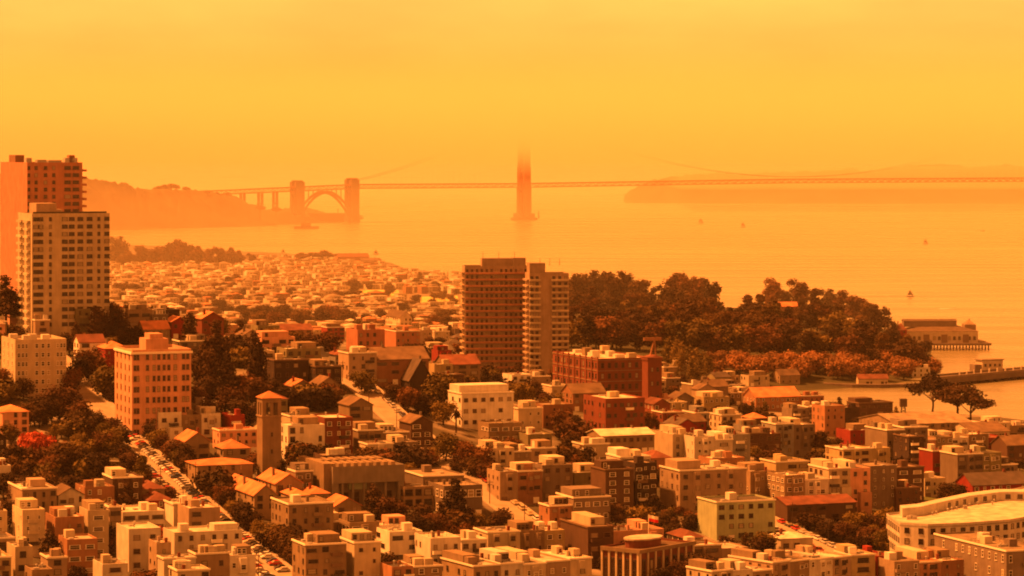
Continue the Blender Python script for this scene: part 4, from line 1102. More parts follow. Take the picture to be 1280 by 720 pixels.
# ------------------------------------------------------------------ trees
ICO = None
def ico():
    global ICO
    if ICO is None:
        p = (1 + 5 ** .5) / 2
        v = [(-1, p, 0), (1, p, 0), (-1, -p, 0), (1, -p, 0), (0, -1, p), (0, 1, p), (0, -1, -p), (0, 1, -p), (p, 0, -1), (p, 0, 1), (-p, 0, -1), (-p, 0, 1)]
        f = [(0, 11, 5), (0, 5, 1), (0, 1, 7), (0, 7, 10), (0, 10, 11), (1, 5, 9), (5, 11, 4), (11, 10, 2), (10, 7, 6), (7, 1, 8), (3, 9, 4), (3, 4, 2), (3, 2, 6), (3, 6, 8), (3, 8, 9), (4, 9, 5), (2, 4, 11), (6, 2, 10), (8, 6, 7), (9, 8, 1)]
        s = (1 + p * p) ** .5
        ICO = ([(a / s, b / s, c / s) for a, b, c in v], f)
    return ICO
def crown_mesh(lobes, leaves, size, seed, flat=1.0, core=.70):
    rr = random.Random(seed); mb = MB(); V, Fc = ico()
    tot = sum(l[3] ** 2 for l in lobes)
    for cx_, cy_, cz_, rad in lobes:
        if core:
            b = len(mb.v)
            for x, y, z in V:
                k = core * rad * rr.uniform(.8, 1.12); mb.v.append((cx_ + x * k, cy_ + y * k, cz_ + z * k * flat))
            for q in Fc: mb.f.append(tuple(b + i for i in q)); mb.m.append(0)
        for _ in range(max(12, int(leaves * rad * rad / tot))):
            d = Vector((rr.gauss(0, 1), rr.gauss(0, 1), rr.gauss(0, 1))).normalized()
            k = rad * rr.uniform(.6, 1.28)
            c = Vector((cx_ + d.x * k, cy_ + d.y * k, cz_ + d.z * k * flat))
            nrm = (d + Vector((rr.gauss(0, .6), rr.gauss(0, .6), rr.gauss(.25, .6)))).normalized()
            u = nrm.orthogonal().normalized(); w_ = nrm.cross(u); t = rr.uniform(0, 6.28)
            u, w_ = u * math.cos(t) + w_ * math.sin(t), w_ * math.cos(t) - u * math.sin(t)
            s = size * rr.uniform(.6, 1.4)
            mb.face([c - u * s - w_ * s * .5, c + u * s * .2 - w_ * s * .8 + nrm * s * .2, c + u * s + w_ * s * .4, c - u * s * .3 + w_ * s * .8 + nrm * s * .15])
    return mb
def trunk_mesh(h, rad, limbs, seed, lean=.03):
    rr = random.Random(seed); mb = MB(); p = Vector((0, 0, -.06)); n = 4
    for k in range(n):
        q = Vector((rr.uniform(-lean, lean), rr.uniform(-lean, lean), h * (k + 1) / n)); mb.tube(p, q, rad * (1 - .6 * k / n), rad * (1 - .6 * (k + 1) / n), 6); p = q
    for x, y, z in limbs:
        z0 = min(h * .95, z * rr.uniform(.5, .75)); mb.tube((0, 0, z0), (x * .85, y * .85, z), rad * .5, rad * .2, 5)
    return mb
KIND = {}
def tree_kind(kind, leaf, variants=2):
    key = (kind, leaf)
    if key in KIND: return KIND[key]
    out = []
    for v in range(variants):
        rr = random.Random(hash_(kind) + v * 17 + len(leaf)); lob = []
        if kind == 'round':
            for i in range(13):
                a = rr.uniform(0, 6.28); d = rr.uniform(.06, .30); lob.append((d * math.cos(a), d * math.sin(a), rr.uniform(.28, .82), rr.uniform(.12, .20)))
            lob += [(0, 0, .52, .30), (.05, .03, .72, .2)]; th, tr, fl, n, sz = .4, .03, 1.0, 2000, .030
        elif kind == 'euc':
            for i in range(17):
                z = rr.uniform(.22, .92); a = rr.uniform(0, 6.28); d = rr.uniform(.05, .28) * (1.15 - abs(z - .6)); lob.append((d * math.cos(a), d * math.sin(a), z, rr.uniform(.07, .15)))
            lob += [(0, 0, .40, .18), (0, 0, .58, .17), (.03, 0, .76, .13)]; th, tr, fl, n, sz = .72, .022, 1.0, 2000, .027
        elif kind == 'cypress':
            for i in range(16):
                a = rr.uniform(0, 6.28); d = rr.uniform(.05, .52); z = .93 - d * .45 + rr.uniform(-.10, .04); lob.append((d * math.cos(a), d * math.sin(a), z, rr.uniform(.12, .21)))
            th, tr, fl, n, sz = .7, .032, .5, 2000, .026
        elif kind == 'column':
            for i in range(16):
                z = .10 + .82 * i / 15; r_ = .17 * (1 - ((z - .3) / .75) ** 2 if z > .3 else 1); a = rr.uniform(0, 6.28); lob.append((.07 * math.cos(a), .07 * math.sin(a), z, max(.05, r_) * rr.uniform(.8, 1.1)))
            th, tr, fl, n, sz = .6, .022, 1.0, 1600, .024
        elif kind == 'pine':
            for i in range(20):
                z = rr.uniform(.2, .95); a = rr.uniform(0, 6.28); d = .26 * (1.05 - z) * rr.uniform(.6, 1.3); lob.append((d * math.cos(a), d * math.sin(a), z, rr.uniform(.07, .15) * (1.25 - z * .5)))
            lob += [(0, 0, .35, .17), (0, 0, .6, .13), (0, 0, .85, .08)]; th, tr, fl, n, sz = .8, .024, .75, 1600, .024
        elif kind == 'bush':
            for i in range(9):
                a = rr.uniform(0, 6.28); d = rr.uniform(0, .55); lob.append((d * math.cos(a), d * math.sin(a), rr.uniform(.25, .62), rr.uniform(.24, .40)))
            th, tr, fl, n, sz = .3, .05, .85, 700, .075
        crown = crown_mesh(lob, n, sz, rr.random(), fl).mesh('crown', leaf)
        trunk = trunk_mesh(th, tr, [l[:3] for l in lob[::3]], rr.random()).mesh('trunk', 'bark')
        out.append((crown, trunk, max(math.hypot(l[0], l[1]) + l[3] for l in lob)))
    KIND[key] = out
    return out
def hash_(s): return sum((i + 1) * ord(c) for i, c in enumerate(s))
TN = dict(round=('leafy_tree', 'round-crowned leafy tree'), euc=('eucalyptus_tree', 'tall open-crowned tree'), cypress=('cypress_tree', 'flat-topped spreading cypress'), column=('columnar_tree', 'narrow columnar evergreen'),
          pine=('conifer_tree', 'shaggy conifer'), bush=('garden_bush', 'low bushy shrub'))
LW = dict(leaf_green='green', leaf_dark='dark', leaf_olive='olive', leaf_autumn='russet', leaf_red='red', leaf_brown='brown')
TPL = []
def plant(X, Y, h, kind='round', leaf='leaf_green', wf=1.0, group='trees among the houses', desc=None, lms=None, z=None, record=True):
    vs = tree_kind(kind, leaf, 4 if kind in ('euc', 'round') else 3)
    c, t, rad = vs[R.randrange(len(vs))]
    nm, wd = TN[kind]
    z = hgt(X, Y) if z is None else z
    if kind == 'round': nm = {'trees on the wooded point': 'woodland_tree', 'russet trees along the cove park': 'park_tree', 'street trees in the far flat district': 'street_tree'}.get(group, nm if leaf in ('leaf_dark', 'leaf_green') else 'garden_tree')
    r = root(nm, (X, Y, z - .1), R.uniform(0, 6.28))
    wf *= 1.0 if kind in ('cypress', 'column', 'bush') else 1.1
    s = (h * wf, h * wf, h)
    put('crown', c, r, None, None, s); put('trunk', t, r, None, None, s)
    if desc and desc[0] != ' ': tag(r, desc, 'tree' if kind != 'bush' else 'bush', group)
    else: later(r, LW[leaf] + ' ' + wd + (desc or ''), 'tree' if kind != 'bush' else 'bush', group, (X, Y), lms)
    hw = rad * h * wf * .8
    if record: PLACED.append((r, [(X + a * hw, Y, z + zz) for zz in (.15 * h, h * .92) for a in (-1, 1)]))
    return r
def tree_px(px, ytop, h, kind='round', leaf='leaf_green', wf=1.0, **k):
    X, Y = solve(px, ytop, h); return plant(X, Y, h, kind, leaf, wf, **k)

TREES = [
 (8, 345, 22, 'pine', 'leaf_dark', 1.1), (75, 482, 14, 'round', 'leaf_brown', 1.2), (52, 492, 12, 'round', 'leaf_dark', 1.1), (100, 500, 11, 'round', 'leaf_brown', 1.1), (122, 515, 9, 'round', 'leaf_dark', 1.2), (140, 520, 8, 'round', 'leaf_brown', 1.1),
 (125, 381, 17, 'column', 'leaf_dark', 1.5), (147, 383, 16, 'column', 'leaf_dark', 1.5), (112, 435, 14, 'round', 'leaf_brown', 1.1), (130, 455, 14, 'round', 'leaf_olive', 1.0), (98, 445, 12, 'round', 'leaf_dark', 1.0), (88, 460, 12, 'round', 'leaf_brown', 1.),
 (237, 388, 20, 'column', 'leaf_dark', 1.0), (268, 400, 25, 'pine', 'leaf_dark', .9), (321, 413, 25, 'column', 'leaf_dark', .8), (254, 432, 20, 'round', 'leaf_dark', .8), (285, 440, 18, 'pine', 'leaf_dark', 1.0), (262, 468, 15, 'round', 'leaf_dark', 1.0),
 (288, 480, 14, 'round', 'leaf_brown', 1.0), (303, 498, 12, 'round', 'leaf_dark', 1.1), (302, 465, 9, 'round', 'leaf_olive', .9), (262, 500, 12, 'round', 'leaf_dark', .9), (245, 480, 14, 'round', 'leaf_brown', .9),
 (551, 463, 17, 'round', 'leaf_olive', 1.15), (612, 458, 9, 'round', 'leaf_dark', 1.3), (455, 462, 10, 'round', 'leaf_olive', 1.2), (510, 482, 11, 'round', 'leaf_brown', 1.0), (493, 478, 10, 'round', 'leaf_dark', 1.0), (527, 492, 9, 'round', 'leaf_dark', 1.),
 (558, 538, 12, 'round', 'leaf_olive', 1.15), (580, 548, 11, 'round', 'leaf_brown', 1.1), (600, 556, 10, 'round', 'leaf_brown', 1.1), (618, 545, 9, 'round', 'leaf_brown', 1.2), (590, 570, 8, 'round', 'leaf_green', 1.2), (610, 578, 8, 'round', 'leaf_brown', 1.2), (630, 585, 7, 'round', 'leaf_olive', 1.3), (640, 545, 7, 'round', 'leaf_brown', 1.3),
 (468, 604, 13, 'column', 'leaf_dark', 1.3), (490, 618, 12, 'round', 'leaf_brown', 1.1), (512, 640, 9, 'round', 'leaf_dark', 1.3), (571, 598, 18, 'pine', 'leaf_dark', 1.0), (548, 640, 9, 'round', 'leaf_brown', 1.2), (530, 630, 9, 'round', 'leaf_dark', 1.2), (600, 640, 7, 'round', 'leaf_olive', 1.2),
 (625, 634, 9, 'round', 'leaf_dark', 1.2), (645, 650, 6, 'round', 'leaf_olive', 1.3), (583, 652, 6, 'bush', 'leaf_brown', .8), (605, 655, 5, 'bush', 'leaf_autumn', .8), (498, 640, 7, 'bush', 'leaf_brown', .8), (560, 655, 5, 'bush', 'leaf_autumn', .9),
 (328, 564, 9, 'round', 'leaf_brown', 1.2), (310, 572, 8, 'round', 'leaf_brown', 1.2), (348, 574, 8, 'round', 'leaf_dark', 1.2), (345, 548, 9, 'column', 'leaf_dark', 1.2),
 (186, 518, 8, 'round', 'leaf_olive', 1.2), (196, 535, 8, 'round', 'leaf_olive', 1.1), (214, 549, 9, 'round', 'leaf_brown', 1.1), (232, 555, 10, 'round', 'leaf_dark', 1.0), (262, 598, 6, 'round', 'leaf_brown', 1.2), (280, 612, 6, 'round', 'leaf_dark', 1.2), (298, 630, 6, 'round', 'leaf_brown', 1.1), (316, 640, 7, 'round', 'leaf_dark', 1.1), (334, 652, 6, 'round', 'leaf_dark', 1.1), (247, 583, 6, 'round', 'leaf_dark', 1.1),
 (22, 600, 9, 'round', 'leaf_brown', 1.2), (38, 592, 10, 'round', 'leaf_dark', 1.2), (92, 592, 9, 'round', 'leaf_dark', 1.2), (112, 598, 8, 'round', 'leaf_brown', 1.2), (72, 600, 8, 'round', 'leaf_dark', 1.3), (150, 578, 8, 'round', 'leaf_dark', 1.3), (165, 565, 8, 'round', 'leaf_brown', 1.2), (168, 590, 6, 'round', 'leaf_brown', 1.2), (5, 590, 9, 'round', 'leaf_dark', 1.2),
 (130, 540, 8, 'round', 'leaf_brown', 1.2), (150, 535, 8, 'round', 'leaf_dark', 1.2),
 (42, 540, 8, 'bush', 'leaf_red', .8), (28, 548, 7, 'bush', 'leaf_red', .8), (20, 560, 6, 'bush', 'leaf_red', .8), (34, 538, 9, 'bush', 'leaf_red', .8), (26, 556, 8, 'bush', 'leaf_red', .8), (50, 534, 9, 'bush', 'leaf_red', .8), (60, 538, 6, 'bush', 'leaf_autumn', .9), (68, 540, 6, 'bush', 'leaf_red', .6),
 (63, 660, 13, 'column', 'leaf_dark', 1.4), (118, 655, 8, 'round', 'leaf_brown', .9), (198, 655, 6, 'round', 'leaf_red', 1.1), (96, 704, 5, 'bush', 'leaf_dark', .9), (140, 700, 7, 'round', 'leaf_dark', 1.1), (175, 708, 6, 'bush', 'leaf_brown', 1.), (480, 690, 9, 'round', 'leaf_dark', 1.2),
 (770, 628, 10, 'round', 'leaf_dark', 1.3), (766, 694, 6, 'round', 'leaf_dark', 1.2), (757, 690, 6, 'round', 'leaf_dark', 1.2), (775, 703, 6, 'round', 'leaf_dark', 1.2), (872, 690, 10, 'round', 'leaf_dark', 1.0), (850, 700, 8, 'round', 'leaf_brown', 1.1), (888, 694, 8, 'round', 'leaf_dark', 1.), (825, 708, 7, 'round', 'leaf_dark', 1.2), (908, 668, 5, 'bush', 'leaf_dark', 1.), (950, 668, 6, 'bush', 'leaf_dark', 1.1), (966, 664, 6, 'bush', 'leaf_dark', 1.),
 (703, 512, 10, 'round', 'leaf_brown', 1.1), (720, 518, 9, 'round', 'leaf_dark', 1.1), (736, 522, 9, 'round', 'leaf_brown', 1.1), (752, 520, 9, 'round', 'leaf_brown', 1.), (714, 540, 8, 'round', 'leaf_dark', 1.2), (726, 553, 8, 'round', 'leaf_dark', 1.1), (702, 560, 8, 'round', 'leaf_dark', 1.), (812, 512, 10, 'round', 'leaf_brown', 1.),
 (895, 506, 8, 'round', 'leaf_dark', 1.2), (930, 502, 8, 'round', 'leaf_dark', 1.2), (950, 507, 8, 'round', 'leaf_green', 1.2), (966, 516, 8, 'round', 'leaf_dark', 1.2), (996, 506, 8, 'round', 'leaf_dark', 1.2), (1026, 538, 12, 'round', 'leaf_dark', .9), (1042, 545, 9, 'round', 'leaf_dark', 1.),
 (1105, 634, 9, 'round', 'leaf_olive', 1.2), (1084, 640, 8, 'round', 'leaf_dark', 1.2), (1092, 655, 6, 'round', 'leaf_olive', 1.2), (1098, 664, 6, 'round', 'leaf_olive', 1.), (1150, 664, 9, 'round', 'leaf_dark', 1.1), (1160, 671, 8, 'round', 'leaf_dark', 1.1), (1142, 672, 8, 'round', 'leaf_dark', 1.), (1184, 603, 9, 'round', 'leaf_dark', 1.2), (1196, 602, 9, 'round', 'leaf_dark', 1.2),
 (1232, 538, 7, 'round', 'leaf_dark', .8), (1060, 640, 7, 'round', 'leaf_brown', 1.1), (1045, 650, 6, 'round', 'leaf_dark', 1.1), (740, 668, 5, 'bush', 'leaf_dark', .8), (800, 618, 5, 'bush', 'leaf_brown', 1.), 
 (410, 412, 12, 'round', 'leaf_brown', 1.3), (388, 415, 10, 'round', 'leaf_brown', 1.3), (345, 472, 8, 'round', 'leaf_dark', 1.1), (470, 432, 7, 'round', 'leaf_dark', 1.2), (535, 398, 10, 'round', 'leaf_brown', 1.2), (562, 405, 10, 'pine', 'leaf_brown', 1.), (550, 420, 9, 'round', 'leaf_green', 1.1), (537, 420, 8, 'round', 'leaf_brown', 1.1), (573, 428, 8, 'round', 'leaf_brown', 1.1),
]
for t in TREES: tree_px(*t[:3], t[3], t[4], t[5])
# brushy lot in front of the peach apartment house
for k in range(26):
    px, py = R.uniform(778, 888), R.uniform(634, 662)
    X, Y = solve(px, py, 1.5)
    plant(X, Y, R.uniform(2.2, 4), 'bush', R.choice(['leaf_brown', 'leaf_brown', 'leaf_dark', 'leaf_autumn', 'leaf_olive']), .9, 'shrubs on the brushy lot', lms=['the green banded house', 'the columned brick hall'])
# hedges and shrubs of the terraced garden
for k in range(30):
    px, py = R.uniform(45, 150), R.uniform(540, 598)
    X, Y = solve(px, py, 2)
    plant(X, Y, R.uniform(2.5, 4.5), 'bush', R.choice(['leaf_dark', 'leaf_dark', 'leaf_brown']), .9, 'shrubs of the terraced garden', lms=['the pink six-storey block'])
def palm(px, ytop, h, desc):
    X, Y = solve(px, ytop, h); z = hgt(X, Y)
    r = root('palm_tree', (X, Y, z - .1)); tag(r, desc, 'tree', 'palms')
    mb = MB(); mb.tube((0, 0, 0), (.1, 0, h * .75), .38, .26, 8); mb.build('trunk', 'bark', r)
    rr = random.Random(px); mb = MB()
    for i in range(34):
        a = rr.uniform(0, 6.28); up = rr.uniform(-.5, 1.1); L_ = rr.uniform(2.4, 3.2); p = Vector((0.1, 0, h * .75))
        d = Vector((math.cos(a), math.sin(a), 0)); s = Vector((-math.sin(a), math.cos(a), 0)); prev = None
        for k in range(6):
            t = k / 5; c = p + d * L_ * t * math.cos(up * .6) + Vector((0, 0, L_ * (up * t - .75 * t * t))); wd = .42 * math.sin(.4 + 2.6 * t) + .03
            cur = (c - s * wd - Vector((0, 0, wd * .5)), c, c + s * wd - Vector((0, 0, wd * .5)))
            if prev: mb.face([prev[0], prev[1], cur[1], cur[0]]); mb.face([prev[1], prev[2], cur[2], cur[1]])
            prev = cur
    mb.build('crown', 'leaf_dark', r)
palm(570, 506, 11, 'shaggy palm beside the white stepped apartment house')
# poplars by the factory
for i, (px, yt) in enumerate(((836, 420), (845, 422), (853, 425), (861, 429), (869, 433), (878, 437), (886, 442), (850, 438), (866, 446))):
    X, Y = solve(px, yt, 18, 1600); plant(X, Y, 18, 'column', 'leaf_olive', 1.1, 'poplars behind the factory', lms=['the brick factory block'])
# wooded point
CREST = [(712, 346), (722, 334), (738, 340), (752, 338), (768, 336), (784, 344), (800, 346), (815, 350), (832, 352), (846, 344), (862, 338), (876, 342), (890, 352), (905, 374), (920, 376), (936, 368), (950, 356), (966, 350), (982, 352), (1000, 350), (1018, 353), (1036, 356), (1052, 364), (1068, 372), (1084, 378), (1100, 384), (1116, 394), (1130, 404), (1144, 420)]
WP = ['the brown apartment slabs', 'the brick factory block', 'the pier shed', 'the two spreading cypresses']
for px, yt in CREST + [(a + 3, b + 20) for a, b in CREST] + [(a - 4, b + 34) for a, b in CREST[:24]]:
    yt += R.uniform(-9, 12); h = R.uniform(17, 23); X, Y = solve(px, yt, h, 2050)
    if Y > 2700: Y = 2450 + R.uniform(-60, 60); X = (px - CX) * Y / F
    zt = CAMH - (yt - HY) * Y / F; hh = min(30, max(12, zt - hgt(X, Y)))
    plant(X, Y, hh, 'euc' if px < 900 else R.choice(['euc', 'pine', 'euc']), R.choice(['leaf_dark', 'leaf_green', 'leaf_brown']), 1.1, 'trees on the wooded point', ' on the wooded point skyline', WP)
for k in range(95):
    px = R.uniform(706, 1140)
    ct = np.interp(px, [c[0] for c in CREST], [c[1] for c in CREST])
    yt = ct + 12 + (R.random() ** .8) * (455 - ct - 12 - 12)
    h = R.uniform(13, 24); X, Y = solve(px, yt, h, 2035)
    if Y > 2600: continue
    plant(X, Y, h, R.choice(['euc', 'round', 'euc', 'round', 'pine']), R.choice(['leaf_dark', 'leaf_dark', 'leaf_green', 'leaf_brown', 'leaf_brown', 'leaf_olive', 'leaf_olive']), 1.3, 'trees on the wooded point', ' on the wooded slope', WP)
for px in list(range(868, 960, 10)) + list(range(966, 1166, 9)) + list(range(880, 1150, 22)):
    yt = 443 + R.uniform(-6, 6); h = R.uniform(12, 14.5); X, Y = solve(px + R.uniform(-4, 4), yt, h, 1850)
    plant(X, Y, h, 'round', 'leaf_autumn', 1.25, 'russet trees along the cove park', ' along the cove park', WP)
for px, yt, h in ((1155, 424, 12), (1148, 432, 12), (1165, 462, 6)):
    X, Y = solve(px, yt, h, 1900); plant(X, Y, h, 'round', 'leaf_dark', 1.1, 'trees on the wooded point', lms=['the two spreading cypresses'])
# the two cypresses before the cove
for i, (px, yt, h, wf, X, Y) in enumerate(((1166, 468, 22, .95, 0, 1640), (1198, 481, 15, 1.4, 0, 1625), (1213, 492, 11, 1.3, 0, 1622))):
    X = (px - CX) * Y / F; zt = CAMH - (yt - HY) * Y / F
    plant(X, Y, zt - hgt(X, Y), 'cypress', 'leaf_dark', wf, 'cypresses by the cove', ['tall wind-shaped cypress against the cove water', 'low spreading cypress beside the tall one by the cove', 'small outer cypress with drooping edge by the cove'][i])
# far trees along the bay shore
for px, yt in ((145, 293), (150, 318), (163, 312), (176, 306), (190, 308), (202, 304), (214, 300), (226, 299), (238, 303), (250, 306), (262, 308), (275, 306), (291, 308), (300, 312), (315, 316), (170, 320), (195, 320), (230, 318), (258, 320), (283, 320), (140, 310), (157, 316), (183, 312), (208, 308), (220, 306), (244, 309), (268, 314), (182, 322), (212, 318), (240, 320), (302, 322)):
    Y = 3800 + R.uniform(-40, 40); X = (px - CX) * Y / F; zt = CAMH - (yt - HY) * Y / F
    plant(X, Y, max(12, zt - 4.5), 'euc', 'leaf_brown', 1.0, 'trees along the far bay shore', ' in the far shore row', ['the suspension bridge'], z=4.4)
for px, yt, wf in ((376, 316, 1.3), (383, 315, 1.4), (390, 315, 1.5), (397, 312, 1.5), (404, 313, 1.5), (410, 315, 1.5), (416, 319, 1.4), (422, 324, 1.3)):
    Y = 3880 + R.uniform(-30, 30); X = (px - CX) * Y / F; zt = CAMH - (yt - HY) * Y / F
    plant(X, Y, zt - 4.2, 'cypress', 'leaf_brown', wf, 'flat-topped trees on the far shore', ' in the far shore clump', ['the suspension bridge'], z=4.2)
for px, yt, h in ((197, 232, 10), (205, 231, 11), (214, 229, 13), (220, 230, 12), (233, 233, 8), (150, 232, 10), (258, 238, 7), (325, 256, 12), (345, 258, 10)):
    Y = 6020.0; X = (px - CX) * Y / F; zt = CAMH - (yt - HY) * Y / F
    plant(X, Y, h * 2.0, 'cypress', 'leaf_brown', 1.0, 'trees on the bluff', ' on top of the bluff', ['the suspension bridge'], z=zt - h * 2)
for px, yt, h in [(R.uniform(285, 440), R.uniform(379, 392), R.uniform(11, 15)) for _ in range(34)] + [(R.uniform(440, 580), R.uniform(384, 400), R.uniform(9, 13)) for _ in range(16)] + [(R.uniform(145, 575), R.uniform(345, 385), R.uniform(7, 10)) for _ in range(120)] + [(440, 348, 13), (447, 352, 9), (152, 352, 14), (168, 354, 13), (286, 345, 10), (295, 341, 10), (276, 372, 14), (525, 339, 15), (230, 376, 12), (244, 378, 12), (300, 398, 12), (225, 352, 10)]:
    X, Y = solve(px, yt, h, 1600); plant(X, Y, h, 'round' if px != 525 else 'column', R.choice(['leaf_brown', 'leaf_dark', 'leaf_green']), 1.35, 'street trees in the far flat district', ' in the far flat district', ['the suspension bridge', 'the salmon twin blocks', 'the brown apartment slabs'])

# ------------------------------------------------------------------ garden walls
for i, (x0, x1, yt, hh, ds, wl) in enumerate(((2, 160, 574, 2.4, 'long pale retaining wall across the terraced garden', 'tan'), (60, 140, 556, 2.2, 'upper dark retaining wall of the terraced garden', 'brown'))):
    X0, Y0, w = locate(x0, x1, yt, hh, E0)
    r = root('retaining_wall', (X0, Y0, hgt(X0, Y0)), E0); tag(r, ds, 'wall', 'garden walls')
    mb = MB()
    n = 12
    for k in range(n):
        xa, xb = w * k / n, w * (k + 1) / n
        za, zb = [hgt(X0 + EV[0] * q, Y0 + EV[1] * q) - hgt(X0, Y0) for q in (xa, xb)]
        mb.hexa([(xa, 0, za - 2), (xb, 0, zb - 2), (xb, .5, zb - 2), (xa, .5, za - 2), (xa, 0, za + hh), (xb, 0, zb + hh), (xb, .5, zb + hh), (xa, .5, za + hh)])
    mb.build('wall', 'wall_' + wl, r)
    mb = MB()
    for k in range(n):
        xa, xb = w * k / n, w * (k + 1) / n
        za, zb = [hgt(X0 + EV[0] * q, Y0 + EV[1] * q) - hgt(X0, Y0) + hh + .002 for q in (xa, xb)]
        mb.hexa([(xa, -.12, za), (xb, -.12, zb), (xb, .62, zb), (xa, .62, za), (xa, -.12, za + .25), (xb, -.12, zb + .25), (xb, .62, zb + .25), (xa, .62, za + .25)])
    mb.build('coping', 'trim_white' if i == 0 else 'wall_taupe', r)
# lawn strip by the crescent
mb = MB(); pts = [solve(x, y, 0) for x, y in ((1105, 627), (1190, 630), (1186, 618), (1120, 612))]
mb.face([(x, y, hgt(x, y) + .4) for x, y in pts]); structure(mb.build('lawn', 'lawn'))
# playing field and beach in the far district
def patch(name, px, mat, dz): 
    mb = MB(); mb.face([(X, Y, hgt(X, Y) + dz) for X, Y in [solve(x, y, 0) for x, y in px]]); structure(mb.build(name, mat))
patch('field', [(505, 385), (575, 384), (572, 370), (515, 372)], 'field', .5)
patch('field', [(430, 372), (500, 371), (498, 363), (440, 363)], 'field', .5)

# ------------------------------------------------------------------ waterfront: piers, shed, boats
def pier_shed():
    Y0 = 2300.0; X0 = (1133 - CX) * Y0 / F; s = Y0 / F
    r = root('pier_shed', (X0, Y0, 0), 0.03); tag(r, 'long cream pier shed with raised roof monitor on a timber wharf', 'warehouse')
    w = (1223 - 1133) * s; d = 34; z0 = 5.2
    mb = MB(); mb.box(0, w, 0, d, z0, z0 + 8.6); mb.build('wall', 'wall_cream', r)
    mb = MB(); hip(mb, w, d, z0 + 8.61, 4.2, .6); mb.build('roof', 'roof_brownroof', r)
    mb = MB(); mb.box(0, w * .74, d * .35, d * .65, z0 + 11.2, z0 + 15.4); mb.build('roof_monitor', 'wall_taupe', r)
    mb = MB(); gable(mb, w * .74, d * .30, 0, 1.2, 'x', .3); 
    o = mb.build('monitor_roof', 'roof_brownroof', r); o.location = (0, d * .35, z0 + 15.4)
    mb = MB(); mb.box(w - 8, w + .3, d * .3, d * .7, z0 + 8.6, z0 + 13); mb.face([(w - 8, d * .3, z0 + 13), (w + .3, d * .3, z0 + 13), (w - 4, d * .5, z0 + 16.5)]); mb.face([(w + .3, d * .3, z0 + 13), (w + .3, d * .7, z0 + 13), (w - 4, d * .5, z0 + 16.5)]); mb.face([(w - 8, d * .7, z0 + 13), (w - 8, d * .3, z0 + 13), (w - 4, d * .5, z0 + 16.5)])
    mb.build('end_gable', 'wall_tan', r)
    for fx in (.28, .53, .83): put('loading_door', unit_box('trim_brown'), r, (w * fx, -.01, z0), None, (4.6, .3, 6.2))
    for k in range(14):
        fx = .04 + k * .07
        if min(abs(fx - q) for q in (.28, .53, .83)) > .05: put_window(r, 'dark', w * fx, -.003, z0 + 2.2, 2.0, 2.6)
    for fx in (.5, .93, .02): put('vent', vent_mesh(), r, (w * fx, d * .5, z0 + 12.5), None, (3, 3, 4.6))
    mb = MB(); mb.box(-20, w + 9, -6, d + 6, 3.6, z0); mb.build('wharf_deck', 'pier_concrete', r)
    for k in range(34):
        mb = MB(); x = -18 + k * (w + 25) / 33; mb.tube((x, -4.6, -6), (x, -4.6, 3.7), .5, .5, 6); mb.build('pile', 'timber_dark', r)
pier_shed()
LM['the pier shed'] = (320, 2310)
def municipal_pier():
    pts = [(1030, 1948), (1065, 1938), (1100, 1936), (1140, 1942), (1180, 1962), (1225, 1990), (1275, 2022), (1330, 2060), (1420, 2120)]
    P = [((x - CX) * Y / F, Y) for x, Y in pts]
    ox, oy = P[0]
    r = root('curved_pier', (ox, oy, 0)); tag(r, 'dark curving concrete pier closing off the cove', 'pier')
    L_ = [(x - ox, y - oy) for x, y in P]
    mb = MB(); rail = MB(); seg = []
    for (xa, ya), (xb, yb) in zip(L_, L_[1:]):
        n = 5
        for k in range(n): seg.append((xa + (xb - xa) * k / n, ya + (yb - ya) * k / n))
    seg.append(L_[-1])
    for j_, ((xa, ya), (xb, yb)) in enumerate(zip(seg, seg[1:])):
        if j_ < 19:                                   # the landward half is a low narrow mole
            q = MB(); q.hexa([(xa, ya - 2, -4), (xb, yb - 2, -4), (xb, yb + 4, -4), (xa, ya + 4, -4), (xa, ya - 2, 2.2), (xb, yb - 2, 2.2), (xb, yb + 4, 2.2), (xa, ya + 4, 2.2)]); q.build('mole', 'pier_concrete', r); continue
        mb.hexa([(xa, ya - 12, 1.6), (xb, yb - 12, 1.6), (xb, yb + 9, 1.6), (xa, ya + 9, 1.6), (xa, ya - 12, 5.0), (xb, yb - 12, 5.0), (xb, yb + 9, 5.0), (xa, ya + 9, 5.0)])
        for dy in (-11.9, 8.6): rail.hexa([(xa, ya + dy, 5), (xb, yb + dy, 5), (xb, yb + dy + .3, 5), (xa, ya + dy + .3, 5), (xa, ya + dy, 6.2), (xb, yb + dy, 6.2), (xb, yb + dy + .3, 6.2), (xa, ya + dy + .3, 6.2)])
        q = MB(); q.box(xa - 1.2, xa + 1.2, ya - 11.5, ya + 8, -6, 1.61); q.build('pier_bent', 'timber_dark', r)
    mb.build('deck', 'pier_concrete', r); rail.build('parapet', 'wall_taupe', r)
    for k in range(14):
        t = 22 + k; 
        if t < len(seg): 
            q = MB(); x, y = seg[t]; q.box(x - .4, x + .4, y - 5.4, y - 4.6, 5, 8.2); q.build('lamp_post', 'trim_white', r)
    # house on the pier
    Y0 = 2010.0; X0 = (1228 - CX) * Y0 / F
    h_ = root('pier_house', (X0, Y0, 4.9), .35); tag(h_, 'small square white pavilion standing on the curved pier', 'pavilion')
    w = 15; mb = MB(); mb.box(0, w, 0, 9, 0, 7.2); mb.build('wall', 'wall_cream', h_)
    mb = MB(); mb.box(-.8, w + .8, -.8, 9.8, 7.2, 7.8); mb.build('roof', 'roof_gravel', h_)
    mb = MB(); mb.box(-5, -.01, 1, 8, 0, 4.4); mb.build('lean_to', 'wall_taupe', h_)
    for k in range(4): put_window(h_, 'dark', 2.2 + k * 3.5, -.003, 3.2, 1.4, 1.6)
municipal_pier()
